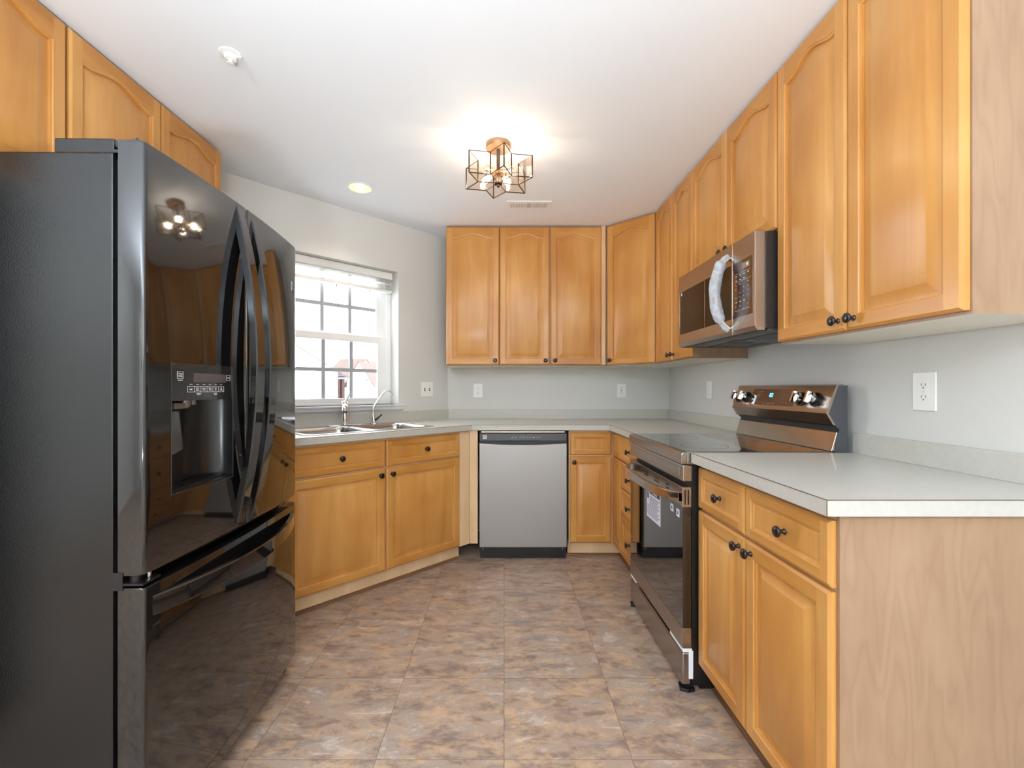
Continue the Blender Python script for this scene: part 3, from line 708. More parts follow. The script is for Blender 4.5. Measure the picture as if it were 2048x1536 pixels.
# warehouse label on the glass
RF = (PI / 2, 0, 0)
lb = bbox('warning_label', 11.2, 18.6, .24, .28, 22.6, 28.2, PAPER, gl)
bm = B(); box(bm, 12.9, 18.4, .225, .24, 27.3, 28.0); box(bm, 11.5, 12.4, .225, .24, 26.2, 27.4)
for k in range(13):
    z = 26.7 - k * .3; box(bm, 12.9 if k < 6 else 11.5, 18.2 - (k * 37 % 5) * .3, .225, .24, z, z + .1)
obj('label_print', bm, INK, lb)
text_mesh('label_heading', 'WARNING', .55, PAPER, lb, (15.7, .22, 27.65), RF)
bm = B(); box(bm, 23.4, 24.6, .24, .28, 27.0, 28.2); box(bm, 25.9, 27.1, .24, .28, 26.8, 28.0); sq = obj('small_stickers', bm, PAPER, gl)
bm = B(); box(bm, 23.8, 24.2, .225, .24, 27.3, 27.9); box(bm, 26.3, 26.7, .225, .24, 27.1, 27.7); obj('sticker_marks', bm, INK, sq)
# storage drawer, foam packing, tape and feet
bm = B(); box(bm, .25, rw - .25, .25, 1.7, .9, 6.0); sd = obj('storage_drawer', bm, BSTEEL, rg, bevel=.25)
bm = B(); box(bm, rw - 5.5, rw - .1, .3, 1.72, 6.15, 6.7); box(bm, .1, 4.0, .3, 1.72, 6.15, 6.7); box(bm, rw - .22, rw - .06, 1.2, 1.9, 2.0, 6.4); obj('packing_foam', bm, STYRO, rg, bevel=.05)
TAPE = glassy('packing_tape', (.93, .92, .9, 1), f=.25, rough=.25)
bm = B(); box(bm, rw - 2.6, rw - .24, .2, .24, 3.6, 5.6); box(bm, .3, 1.6, .2, .24, 3.6, 5.4); obj('packing_tape', bm, TAPE, sd)
bm = B()
for x in (.9, rw - .9): prism(bm, [(x - 1.0, .3), (x + .6, -.1), (x + 1.1, 1.0), (x + .8, 2.2), (x - 1.0, 2.2)], .02, .5); prism(bm, [(x - .5, .8), (x + .5, .8), (x + .5, 2.0), (x - .5, 2.0)], .5, 1.2)
obj('foot', bm, BLACKP, rg, bevel=.06)
# console:  profile in (y,z)
Y0 = XU * 0 + 0
def ry(X): return X - RX
prof = [(ry(51.75), 47.75), (ry(50.2), 43.4), (ry(51.3), 41.7), (ry(52.4), 41.2), (ry(53.3), 41.2), (ry(53.4), 47.6), (ry(52.9), 47.95), (ry(52.2), 47.95)]
bm = B(); prism(bm, prof, .12, rw - .12, axis='x'); cn = obj('console', bm, BSTEEL, rg)
bm = B()
for x0, x1 in ((0, .12), (rw - .12, rw)):
    prism(bm, [(ry(51.75) - .03, 47.8), (ry(50.2) - .05, 43.4), (ry(51.3) - .05, 41.6), (ry(51.6), 41.6), (ry(50.55), 43.4), (ry(52.1), 47.8)], x0, x1, axis='x')
obj('console_edge', bm, BSTEEL2, cn)
bm = B()
for x0, x1 in ((.02, .12), (rw - .12, rw - .02)):
    prism(bm, [(ry(52.0), 47.7), (ry(50.5), 43.4), (ry(51.6), 41.5), (ry(52.3), 40.9), (ry(51.9), 40.2), (ry(51.6), 37.3), (ry(53.5), 35.5), (ry(53.5), 47.8)], x0, x1, axis='x')
obj('console_side', bm, plain('range_side_grey', rgb(76, 77, 82), .5, bump=.2, bscale=500), rg)
bbox('console_gap', .15, rw - .15, ry(52.2), ry(53.3), 40.3, 41.3, BLACKP, rg)
bm = B(); prism(bm, [(ry(51.9), 40.5), (ry(51.0), 37.45), (ry(53.3), 37.3), (ry(53.3), 40.5)], .14, rw - .14, axis='x'); obj('lower_backguard', bm, BSTEEL2, rg, bevel=.1)
# console face frame: slanted face from (50.2,43.4) to (51.75,47.75)
fa_ = math.atan2(51.75 - 50.2, 47.75 - 43.4)     # lean back angle
fce = bpy.data.objects.new('control_face', None); C.objects.link(fce); fce.parent = cn
fce.location = V(0, ry(50.2), 43.4); fce.rotation_euler = (-fa_, 0, 0)
FHt = math.hypot(1.55, 4.35)
# parts are placed straight on the slanted face; avoid a fourth level by parenting to the range itself
bpy.data.objects.remove(fce)
Mface = Matrix.Translation(V(0, ry(50.2), 43.4)) @ Matrix.Rotation(-fa_, 4, 'X')
def on_face(o): o.matrix_local = Mface @ Matrix.Translation(o.location.copy()); return o
bm = B(); box(bm, 6.6, 19.9, -.03, .02, .75, 3.95); gp = obj('control_glass', bm, plain('control_glass_brown', rgb(66, 42, 28), .12, coat=1.0), rg); on_face(gp)
tmx = text_mesh('clock_digits', '02', 1.15, BLUE, gp, (12.9, -.05, 2.75), RF)
bm = B(); rnd = random.Random(3)
for z in (3.45, 2.75, 1.25):
    for k in range(4): box(bm, 7.2 + k * .85, 7.2 + k * .85 + .4 + rnd.random() * .2, -.045, -.03, z, z + .1)
for k in range(5): box(bm, 11.0 + k * .8, 11.45 + k * .8, -.045, -.03, 1.0, 1.1); box(bm, 11.05 + k * .8, 11.35 + k * .8, -.045, -.03, 1.2, 1.28)
for z in (3.4, 2.7, 2.0, 1.3):
    for k in range(3): box(bm, 15.9 + k * 1.0, 16.05 + k * 1.0, -.045, -.03, z, z + .14)
obj('key_marks', bm, plain('key_mark_tan', rgb(150, 128, 110), .5), gp)
for x in (1.9, 4.7, 21.7, 25.1):
    kp = B(); lathe(kp, [(1.2, 0), (1.2, .15), (1.0, .2), (.98, .7), (.75, .72)], (0, 0, 0), '-y', 28)
    ko = obj('control_knob', kp, BLACKP, rg, loc=(x, 0, 2.2), smooth=40); on_face(ko)
    kp = B(); lathe(kp, [(.9, .6), (.98, .65), (.92, 1.15), (.8, 1.25), (.4, 1.25)], (0, 0, 0), '-y', 28)
    box(kp, -.2, .2, -1.8, -1.15, -.92, .92)
    obj('knob_grip', kp, CHROME, ko, smooth=40)

# ------------------------------------------------------------------ microwave
MX, MY0, MZ = 38.9, 97.9, 56.2
mwid, MH = 29.6, 15.6
mw = thing('microwave', 'over-the-range microwave in bronze-tinted steel with film-wrapped curved handle', 'microwave', (MX, MY0, MZ), R90)
bm = B(); box(bm, .1, mwid - .1, 1.75, 15.8, .5, MH); obj('body', bm, plain('microwave_side', rgb(58, 54, 52), .38, .5), mw, bevel=.1)
SEAMX = 22.9
def mw_front(x0, x1):
    bm = B(); prism(bm, [(0, .9), (.45, .2), (1.6, .2), (1.6, MH), (0, MH)], x0, x1, axis='x'); return bm
dd = obj('door', mw_front(0, SEAMX - .04), BSTEEL, mw)
cp = obj('control_panel', mw_front(SEAMX + .04, mwid), BSTEEL, mw)
bbox('door_glass', .7, SEAMX - .3, -.04, .02, 2.9, 12.1, MWGLASS, dd)
bm = B(); box(bm, 12.6, 12.7, -.05, -.03, 2.9, 12.1); box(bm, .55, .7, -.06, .02, 2.9, 12.1); obj('glass_edge', bm, CHROME, dd)
bbox('badge', 1.4, 1.9, -.06, -.04, 11.3, 11.9, GREYMARK, dd)
cg = bbox('control_glass', SEAMX + .3, mwid - .5, -.04, .02, 2.9, 12.1, plain('keypad_glass', rgb(62, 36, 18), .12, coat=1.0), cp)
bm = B(); box(bm, 26.0, 28.2, -.055, -.04, 10.6, 11.5); obj('display', bm, plain('display_beige', rgb(150, 120, 100), .3), cg)
text_mesh('display_digits', '12', .5, BLUE, cg, (27.6, -.06, 11.05), RF)
bm = B()
for j in range(9):
    z = 9.7 - j * .72
    for k in range(4):
        if (j + k) % 5 == 4: continue
        l = .35 if j in (0, 1, 6) else .15; box(bm, 24.1 + k * 1.2, 24.1 + l + k * 1.2, -.055, -.04, z, z + .14)
for z in (10.1, 8.75, 4.0): box(bm, 24.0, 28.6, -.05, -.04, z, z + .03)
obj('key_marks', bm, GREYMARK, cg)
bm = B(); box(bm, SEAMX - .04, SEAMX + .04, -.02, .1, .3, MH); box(bm, mwid - .02, mwid + .03, -.01, .12, .9, MH); obj('bright_edge', bm, CHROME, dd)
HX = 22.0
def bow(n_=18, zlo=1.4, zhi=13.6, dep=2.3):
    out_ = []
    for k in range(n_ + 1):
        u = k / n_; out_.append((HX, -dep * math.sin(PI * u) ** .6 - .1 if 0 < u < 1 else 0, zlo + (zhi - zlo) * u))
    return out_
bm = B(); tube(bm, bow(), .38, 12); hd_ = obj('handle', bm, BSTEEL2, dd, smooth=60)
bm = B(); ctr = bow(30, 1.2, 13.8, 2.3); m_ = len(ctr); rings = []
rr = random.Random(5)
for i, p in enumerate(ctr):
    u = i / (m_ - 1); t_ = Vector(ctr[min(i + 1, m_ - 1)]) - Vector(ctr[max(i - 1, 0)]); t_.normalize()
    a = Vector((1, 0, 0)); b_ = t_.cross(a)
    wv = (.55 if (u < .12 or u > .9) else 1.0); ring = []
    for k in range(12):
        an = 2 * PI * k / 12; jit = 1 + .07 * math.sin(i * .6 + k * 1.1) + .05 * (rr.random() - .5)
        ring.append(bm.verts.new(V(*(Vector(p) + a * math.cos(an) * .62 * wv * jit - Vector((0, .15, 0)) + b_ * math.sin(an) * 1.0 * wv * jit))))
    rings.append(ring)
for a, b2 in zip(rings, rings[1:]):
    for k in range(12): bm.faces.new([a[k], a[(k + 1) % 12], b2[(k + 1) % 12], b2[k]])
obj('handle_film', bm, FILM, hd_, smooth=70)
bm = B(); box(bm, .4, mwid - .4, 2.2, 15.6, .1, .5); ub = obj('underside', bm, plain('underside_grey', rgb(96, 94, 92), .4, .6), mw)
bm = B()
for x0, x1, y0, y1 in ((3, 12, 5, 10), (17, 26, 5, 10), (12.8, 16.2, 4, 6), (6, 10, 12, 14), (19, 23, 12, 14)): box(bm, x0, x1, y0, y1, .04, .1)
obj('grease_filter', bm, BLACKP, ub)
bm = B(); box(bm, .2, mwid - .2, .6, 2.2, .1, .25); obj('intake_grille', bm, BLACKP, mw)

# ------------------------------------------------------------------ refrigerator
FR = thing('refrigerator', 'glossy black french-door refrigerator with bottom freezer drawer and ice dispenser', 'refrigerator', (-33.75, 42.3, 0), PI / 2 + math.radians(1.3))
FWd = 32.4
bm = B(); box(bm, .05, FWd - .05, 3.8, 31.5, 1.2, 70.0); obj('body', bm, FRIDGES, FR, bevel=.15)
bm = B(); box(bm, .5, FWd - .5, 3.3, 3.8, 2.4, 69.5); obj('gasket', bm, BLACKP, FR)
bm = B()
for x in (1.2, FWd - 1.2): box(bm, x - .6, x + .6, 2.2, 5, .02, 1.6)
box(bm, 2, FWd - 2, 2.6, 4, .5, 2.2); obj('foot', bm, BLACKP, FR)
def fy_(x): return .85 * ((x - FWd / 2) / (FWd / 2)) ** 2
def door_xs(x0, x1, extra=()):
    xs = [x0 + (x1 - x0) * k / 14 for k in range(15)] + [x0 + d for d in (.04, .12, .25, .45)] + [x1 - d for d in (.04, .12, .25, .45)] + list(extra)
    xs = sorted(set(round(x, 4) for x in xs)); return xs
def curved_door(bm, x0, x1, z0, z1, hole=None, yb=3.3, r=.32):
    xs = door_xs(x0, x1, (hole[0], hole[1]) if hole else ())
    zs = [z0, z0 + .08, z0 + .25] + ([hole[2], hole[3]] if hole else []) + [z1 - .25, z1 - .08, z1]
    def yf(x, z):
        y = fy_(x); e = 0
        for d in (x - x0, x1 - x):
            if d < r: e += r - math.sqrt(max(r * r - (r - d) ** 2, 0))
        dz = min(z - z0, z1 - z)
        if dz < .25: e += .25 - math.sqrt(max(.0625 - (.25 - dz) ** 2, 0))
        return min(y + e, yb - .2)
    F_ = [[bm.verts.new(V(x, yf(x, z), z)) for x in xs] for z in zs]
    Bk = [[bm.verts.new(V(x, yb, z)) for x in xs] for z in zs]
    for j in range(len(zs) - 1):
        for i in range(len(xs) - 1):
            inh = hole and xs[i] >= hole[0] - 1e-4 and xs[i + 1] <= hole[1] + 1e-4 and zs[j] >= hole[2] - 1e-4 and zs[j + 1] <= hole[3] + 1e-4
            if not inh:
                bm.faces.new([F_[j][i], F_[j][i + 1], F_[j + 1][i + 1], F_[j + 1][i]])
                bm.faces.new([Bk[j][i + 1], Bk[j][i], Bk[j + 1][i], Bk[j + 1][i + 1]])
    for j in range(len(zs) - 1):
        bm.faces.new([F_[j][0], F_[j + 1][0], Bk[j + 1][0], Bk[j][0]]); bm.faces.new([F_[j + 1][-1], F_[j][-1], Bk[j][-1], Bk[j + 1][-1]])
    for i in range(len(xs) - 1):
        bm.faces.new([F_[0][i + 1], F_[0][i], Bk[0][i], Bk[0][i + 1]]); bm.faces.new([F_[-1][i], F_[-1][i + 1], Bk[-1][i + 1], Bk[-1][i]])
SPX = 16.15
HX0, HX1, HZ0, HZ1 = 3.2, 13.0, 36.3, 50.1
bm = B(); curved_door(bm, 0, SPX - .12, 29.3, 71.2, (HX0, HX1, HZ0, HZ1)); d1 = obj('left_door', bm, FRIDGE, FR, smooth=35, fix=False)
bm = B(); curved_door(bm, SPX + .12, FWd, 29.3, 71.2); d2 = obj('right_door', bm, FRIDGE, FR, smooth=35, fix=False)
bm = B(); curved_door(bm, 0, FWd, 2.4, 28.1); d3 = obj('freezer_drawer', bm, FRIDGE, FR, smooth=35, fix=False)
# dispenser control panel and cavity
PZ = 46.0
xs = [HX0 + (HX1 - HX0) * k / 8 for k in range(9)]
def skin(bm, x0, x1, z0, z1, dy, n_=8, th_=.05):
    q = []
    for k in range(n_ + 1):
        x = x0 + (x1 - x0) * k / n_; y = fy_(x) + dy; q.append([bm.verts.new(V(x, y, z0)), bm.verts.new(V(x, y, z1)), bm.verts.new(V(x, y + th_, z1)), bm.verts.new(V(x, y + th_, z0))])
    for a, b2 in zip(q, q[1:]):
        for k in range(4): bm.faces.new([a[k], a[(k + 1) % 4], b2[(k + 1) % 4], b2[k]])
    bm.faces.new(q[0]); bm.faces.new(q[-1])
bm = B(); skin(bm, HX0 + .04, HX1 - .04, PZ, HZ1 - .04, -.02, th_=2.4)
dpan = obj('dispenser_panel', bm, plain('dispenser_panel_black', rgb(38, 37, 36), .1, coat=1.0), d1, smooth=35)
bm = B()
skin(bm, HX0 + 3.0, HX1 - 1.4, 48.0, 49.0, -.035)
obj('display', bm, plain('display_dull', rgb(84, 76, 74), .25), d1)
bm = B()
def frame_(bm, x0, x1, z0, z1, t_=.035):
    skin(bm, x0, x1, z1 - t_, z1, -.04, 4, .02); skin(bm, x0, x1, z0, z0 + t_, -.04, 4, .02); skin(bm, x0, x0 + t_, z0, z1, -.04, 1, .02); skin(bm, x1 - t_, x1, z0, z1, -.04, 1, .02)
frame_(bm, 3.9, 4.7, 48.35, 49.1); frame_(bm, 11.7, 12.4, 48.25, 48.95); frame_(bm, 5.3, 11.2, 46.9, 47.55)
for k in range(1, 6): skin(bm, 5.3 + k * .98, 5.33 + k * .98, 46.95, 47.5, -.04, 1, .02)
for k in range(6): skin(bm, 5.6 + k * .98, 6.0 + k * .98, 47.75, 47.79, -.04, 1, .02)
for x0, x1, z in ((4.0, 4.6, 48.15), (6.6, 7.3, 46.72), (6.7, 7.2, 46.58), (9.4, 9.95, 46.7), (9.45, 9.9, 46.55)): skin(bm, x0, x1, z, z + .06, -.04, 1, .02)
obj('panel_marks', bm, GREYMARK, dpan)
def fz(x): return fy_(x) - .045
for body, x, z, s_ in (('Temp\nMode', 4.3, 48.74, .24), ('Filter', 12.05, 48.6, .2), ('Light', 5.78, 47.22, .24), ('Door\nAlarm', 6.76, 47.24, .22), ('Freezer\nTemp', 7.75, 47.24, .2), ('Refrig\nTemp', 8.72, 47.24, .2), ('Fast\nIce', 9.7, 47.24, .22), ('Ice\nOnly', 10.7, 47.24, .22)):
    text_mesh('panel_text', body, s_, GREYMARK, dpan, (x, fz(x), z), RF)
bm = B(); q = []; NN = 16
for k in range(NN + 1):
    a = PI * k / NN; x = (HX0 + HX1) / 2 - math.cos(a) * (HX1 - HX0) / 2; y = fy_(x) + .06 + 3.1 * math.sin(a) ** .7
    q.append((x, y))
lo = [bm.verts.new(V(x, y, HZ0)) for x, y in q]; hi = [bm.verts.new(V(x, y, PZ)) for x, y in q]
for k in range(NN): bm.faces.new([lo[k + 1], lo[k], hi[k], hi[k + 1]])
bm.faces.new(hi)
obj('dispenser_recess', bm, FRMATTE, d1, smooth=60, fix=False)
bm = B(); prism(bm, [(HX0 + .02, fy_(HX0) + .02)] + [(x, y - .03) for x, y in q[1:-1]] + [(HX1 - .02, fy_(HX1) + .02)], HZ0, HZ0 + .25)
tr = obj('drip_tray', bm, FRMATTE, d1)
bm = B()
for k in range(9):
    y = .75 + k * .26; hw_ = 4.6 * math.sqrt(max(1 - (y / 3.6) ** 2, .05)); xm = (HX0 + HX1) / 2; box(bm, xm - hw_, xm + hw_, y, y + .1, HZ0 + .25, HZ0 + .38)
obj('tray_grille', bm, BLACKP, tr)
bm = B(); skin(bm, HX0 - .06, HX1 + .06, HZ0 - .06, HZ0 + .02, -.04, 8, .1); skin(bm, HX0 - .06, HX0 + .02, HZ0, HZ1, -.04, 1, .1); skin(bm, HX1 - .02, HX1 + .06, HZ0, HZ1, -.04, 1, .1)
obj('dispenser_trim', bm, plain('dispenser_trim_grey', rgb(70, 70, 70), .3, .5), d1)
bm = B()
lathe(bm, [(.55, 0), (.55, -.5), (.42, -.8)], (7.0, 1.8, PZ), n=14); lathe(bm, [(.35, 0), (.35, -.55)], (8.2, 1.8, PZ), n=14); box(bm, 4.9, 7.0, 1.5, 2.1, PZ - .9, PZ - .3)
obj('nozzle', bm, plain('nozzle_grey', rgb(120, 112, 104), .3, .4), d1, smooth=40)
bm = B(); prism(bm, [(4.2, 44.8), (5.9, 44.8), (6.6, 40.6), (4.4, 40.0)], 1.7, 1.9, axis='y')
obj('paddle', bm, glassy('paddle_clear', (.5, .55, .6, 1), f=.2, rough=.2), d1)
# vertical bowed handles
def bow_handle(x0, x1, z0, z1, dep, parent, vertical=True, th_=.85):
    bm = B(); n_ = 36; R = []
    for k in range(n_ + 1):
        u = k / n_; s_ = 1 - (2 * u - 1) ** 2; do = dep * s_ + .06; di = max(do - th_, -.05)
        z = z0 + (z1 - z0) * u if vertical else x0 + (x1 - x0) * u
        if vertical:
            ws = .82 + .18 * s_; xm = (x0 + x1) / 2; a, b2 = xm - (x1 - x0) / 2 * ws, xm + (x1 - x0) / 2 * ws; fy0 = fy_(xm)
            R.append([bm.verts.new(V(*p)) for p in ((a + .15, fy0 - do, z), (b2 - .15, fy0 - do, z), (b2, fy0 - do + .15, z), (b2, fy0 - di, z), (a, fy0 - di, z), (a, fy0 - do + .15, z))])
        else:
            fy0 = fy_(z); lo_, hi_ = z0, z1
            R.append([bm.verts.new(V(*p)) for p in ((z, fy0 - do, lo_ + .15), (z, fy0 - do, hi_ - .15), (z, fy0 - do + .15, hi_), (z, fy0 - di, hi_), (z, fy0 - di, lo_), (z, fy0 - do + .15, lo_))])
    for a, b2 in zip(R, R[1:]):
        for k in range(6): bm.faces.new([a[k], a[(k + 1) % 6], b2[(k + 1) % 6], b2[k]])
    bm.faces.new(R[0]); bm.faces.new(R[-1])
    return obj('handle', bm, FRIDGE, parent, smooth=35)
h1_ = bow_handle(13.5, 15.5, 29.7, 70.6, 2.7, d1); h2_ = bow_handle(16.9, 18.8, 29.7, 70.2, 2.7, d2)
bow_handle(.9, 31.6, 24.9, 26.9, 2.6, d3, False, .6)
# badge on the far door
bm = B(); x = FWd - 1.9
skin(bm, x, x + .16, 63.5, 65.0, -.05, 1, .06); skin(bm, x + .16, x + .8, 64.5, 64.6, -.05, 2, .06)
for a, b2 in (((x + .2, 64.45), (x + .85, 64.1)), ((x + .2, 63.7), (x + .85, 63.2)), ((x + .3, 64.0), (x + .9, 63.5))): tube(bm, [(a[0], fy_(a[0]) - .04, a[1]), (b2[0], fy_(b2[0]) - .04, b2[1])], .05, 6)
obj('badge', bm, plain('badge_silver', rgb(190, 205, 208), .25, .8), d2)
# hinge covers
bm = B(); box(bm, .3, 3.2, 3.9, 9.6, 70.0, 71.5); obj('hinge_cover', bm, FRIDGES, FR, bevel=.15)
bm = B(); box(bm, .2, 2.2, 1.6, 3.9, 70.05, 70.35); box(bm, .2, .35, 1.6, 1.8, 70.3, 71.5); lathe(bm, [(.5, 0), (.5, .9), (.42, 1.0)], (.9, 2.2, 71.1 - .6), n=16); obj('hinge_bracket', bm, FRIDGES, FR, smooth=40)
bm = B(); box(bm, FWd - 3.2, FWd - .3, 3.9, 9.6, 70.0, 71.5); obj('hinge_cover', bm, FRIDGES, FR, bevel=.15)
bm = B(); box(bm, -.05, 2.2, .9, 3.6, 28.35, 28.55); lathe(bm, [(.5, 0), (.5, .7)], (.8, 2.2, 28.5), n=14); box(bm, -.08, .0, 2.8, 3.7, 27.9, 29.6); obj('middle_hinge', bm, BLACKP, FR)
bm = B(); lathe(bm, [(.22, 0), (.22, .5)], (1.6, 1.6, 28.6), n=12); obj('hinge_pin', bm, CHROME, FR, smooth=40)

# ------------------------------------------------------------------ ceiling pieces
LX, LY = -1.15, 89.4; HB, HT = CAMZ + 41.7, CAMZ + 46.0
lt = thing('ceiling_light', 'star-shaped bronze and clear glass flush lantern with lit filament bulbs', 'light fixture', (LX, LY, CEILZ), 0)
bm = B(); lathe(bm, [(2.6, 0), (2.6, -.8), (2.45, -1.0), (.5, -1.05)], n=36); obj('canopy', bm, CANOPY, lt, smooth=40)
zb, zt = HB - CEILZ, HT - CEILZ
bm = B(); lathe(bm, [(.38, -1.0), (.38, zt - .1), (.3, zb + 1.2), (.3, zb)], n=14); obj('stem', bm, FIXM, lt, smooth=40)
bm = B(); lathe(bm, [(.9, 0), (.85, -.25), (.4, -.35), (.35, -.7), (.15, -.85)], (0, 0, zb), n=18); obj('finial', bm, FIXM, lt, smooth=40)
a0 = math.atan2(-7.1, 1.15); star = []
for k in range(12):
    r = 7.2 if k % 2 == 0 else 4.15; a = a0 + k * PI / 6; star.append((r * math.cos(a), r * math.sin(a)))
bm = B(); wdt = .13
def bar(bm, p, q_, r=wdt): tube(bm, [p, q_], r, 4)
for k in range(12):
    x, y = star[k]; x2, y2 = star[(k + 1) % 12]
    bar(bm, (x, y, zb), (x, y, zt)); bar(bm, (x, y, zb), (x2, y2, zb)); bar(bm, (x, y, zt), (x2, y2, zt), .09)
    if k % 2: bar(bm, (x, y, zb), (0, 0, zb), .09)
obj('frame', bm, FIXM, lt)
for k in range(12):
    x, y = star[k]; x2, y2 = star[(k + 1) % 12]; bm = B()
    bm.faces.new([bm.verts.new(V(*p)) for p in ((x, y, zb), (x2, y2, zb), (x2, y2, zt), (x, y, zt))])
    obj('side_pane', bm, LGLASS, lt)
bm = B(); c0 = bm.verts.new(V(0, 0, zb)); vs = [bm.verts.new(V(x, y, zb)) for x, y in star]
for k in range(12): bm.faces.new([c0, vs[k], vs[(k + 1) % 12]])
obj('bottom_pane', bm, LGLASS, lt)
for k in range(4):
    a = a0 + PI / 4 + k * PI / 2; d_ = Vector((math.cos(a), math.sin(a), -.25)).normalized(); base = Vector((0, 0, (zb + zt) / 2 + .2))
    bm = B(); tube(bm, [base, base + d_ * 1.5], .42, 10); so = obj('socket', bm, CANOPY, lt, smooth=40)
    bm = B(); pr = [(.35, 1.5), (.5, 1.9), (.85, 2.7), (.95, 3.3), (.8, 3.9), (.4, 4.3), (.1, 4.4)]
    tube(bm, [base + d_ * h for r, h in pr], [r for r, h in pr], 14); obj('bulb', bm, BGLASS, so, smooth=60)
    bm = B(); tube(bm, [base + d_ * 1.8, base + d_ * 2.4, base + d_ * 3.4], [.06, .12, .1], 8); obj('filament', bm, FILAM, so)
    l = bpy.data.lights.new('bulb_light', 'POINT'); l.energy = .85; l.color = (1, .88, .74); l.shadow_soft_size = .02
    o = bpy.data.objects.new('bulb_light', l); C.objects.link(o); o.parent = lt; o.location = (base + d_ * 3.75) * I
# recessed can
rc = thing('recessed_light', 'round recessed ceiling light near the window wall, lit', 'light fixture', (RL[0], RL[1], CEILZ), 0)
bm = B(); nn = 40
def ringv(r, z): return [bm.verts.new(V(r * math.cos(2 * PI * k / nn), r * math.sin(2 * PI * k / nn), z)) for k in range(nn)]
prev = None
for r, z in ((3.35, -.02), (3.3, -.12), (2.72, -.1), (2.68, .1)):
    cur = ringv(r, z)
    if prev:
        for k in range(nn): bm.faces.new([prev[k], prev[(k + 1) % nn], cur[(k + 1) % nn], cur[k]])
    prev = cur
obj('trim_ring', bm, CEIL, rc, smooth=40)
bm = B(); prev = None
for r, z in ((2.7, -.08), (2.5, 1.2), (2.0, 2.6), (1.7, 3.2)):
    cur = ringv(r, z)
    if prev:
        for k in range(nn): bm.faces.new([prev[k], prev[(k + 1) % nn], cur[(k + 1) % nn], cur[k]])
    prev = cur
bm.faces.new(prev); obj('reflector', bm, RECESS, rc, smooth=40)
bm = B(); lathe(bm, [(1.6, 1.9), (1.5, 1.75), (.8, 1.65), (.1, 1.62)], n=30); obj('lamp', bm, BULBE, rc, smooth=60)
l = bpy.data.lights.new('can_light', 'SPOT'); l.energy = 12; l.color = (1, .9, .78); l.spot_size = math.radians(110); l.spot_blend = .9; l.shadow_soft_size = .035
o = bpy.data.objects.new('can_light', l); C.objects.link(o); o.parent = rc; o.location = V(0, 0, 1.3)
# smoke detector-like sprinkler
sp = thing('fire_sprinkler', 'small white ceiling sprinkler head at upper left', 'sprinkler', (-40.6, 65.3, CEILZ), 0)
bm = B(); lathe(bm, [(1.55, -.01), (1.5, -.15), (.9, -.3), (.75, -.8), (.6, -.85)], n=28); obj('escutcheon', bm, WHITEP, sp, smooth=40)
bm = B(); lathe(bm, [(.3, -.8), (.3, -1.3), (.5, -1.35), (.5, -1.45), (.1, -1.5)], n=18); box(bm, .3, 1.6, -.12, .12, -.55, -.35); obj('nozzle', bm, WHITEP, sp, smooth=40)
# air vent
vt = thing('air_vent', 'white slotted rectangular air register in the ceiling behind the lantern', 'vent', (6.7, 118.7, CEILZ), 0)
bm = B(); box(bm, -6, 6, -2.5, 2.5, -.2, -.02); obj('frame', bm, TRIMW, vt, bevel=.06)
bm = B(); box(bm, -5.0, 5.0, -1.4, 1.4, -.215, -.2); obj('backing', bm, plain('vent_shadow', rgb(196, 193, 188), .7), vt)
for k in range(24):
    x = -4.8 + k * .417
    if abs(x) < .25: continue
    bm = B(); box(bm, x - .09, x + .09, -1.4, 1.4, -.3, -.215); obj('louver', bm, TRIMW, vt)

# ------------------------------------------------------------------ outlets and switches
def outlet(label, loc, rotz, wdt=2.9, gfci=False, name='wall_outlet', h=4.7):
    t = thing(name, label, 'outlet' if name == 'wall_outlet' else 'switch', loc, rotz)
    bm = B(); box(bm, -wdt / 2, wdt / 2, -.25, -.01, -h / 2, h / 2); obj('cover_plate', bm, WHITEP, t, bevel=.1)
    return t
def recept(t, x=0):
    for z in (.78, -.78):
        bm = B(); prism(bm, rrect(x - .68, x + .68, z - .56, z + .56, .5), -.3, -.24, axis='y'); q2 = obj('receptacle', bm, WHITEP, t)
        bm = B(); box(bm, x - .32, x - .24, -.31, -.3, z - .05, z + .3); box(bm, x + .24, x + .32, -.31, -.3, z - .05, z + .3); box(bm, x - .09, x + .09, -.31, -.3, z - .36, z - .2); obj('slots', bm, SLOT, q2)
    bm = B(); lathe(bm, [(.13, 0), (.13, .03)], (x, -.25, 0), '-y', 10); obj('screw', bm, GREYMARK, t)
t = outlet('white duplex outlet on the back wall, left of centre above the dishwasher', (-8.6, YB, 46.6), 0, 3.2); recept(t)
t = outlet('white outlet with dark centre buttons on the back wall near the right corner', (39.0, YB, 46.6), 0, 3.0, h=4.6); recept(t)
bbox('test_button', -.2, .2, -.33, -.3, -.15, .15, SLOT, t)
t = outlet('white duplex outlet on the right wall above the near countertop', (XR, 57.3, 46.9), R90, 3.2, h=5.0); recept(t)
t = outlet('narrow white switch plate on the right wall beyond the range', (XR, 117.3, 46.9), R90, 2.9, name='wall_switch'); bbox('rocker', -.65, .65, -.33, -.25, -1.3, 1.3, WHITEP, t, bevel=.05)
p = ww(8.4, 0, 47.0)
t = outlet('white double switch plate on the window wall between window and corner', p, wr, 4.6, name='wall_switch')
bm = B(); box(bm, -1.15, -.65, -.27, -.25, -.5, .5); obj('toggle_slot', bm, SLOT, t); bm = B(); box(bm, -1.0, -.8, -.6, -.27, -.1, .25); obj('toggle', bm, WHITEP, t)
bm = B(); box(bm, .65, 1.15, -.27, -.25, -.5, .5); obj('toggle_slot', bm, SLOT, t); bm = B(); box(bm, .8, 1.0, -.6, -.27, -.1, .25); obj('toggle', bm, WHITEP, t)

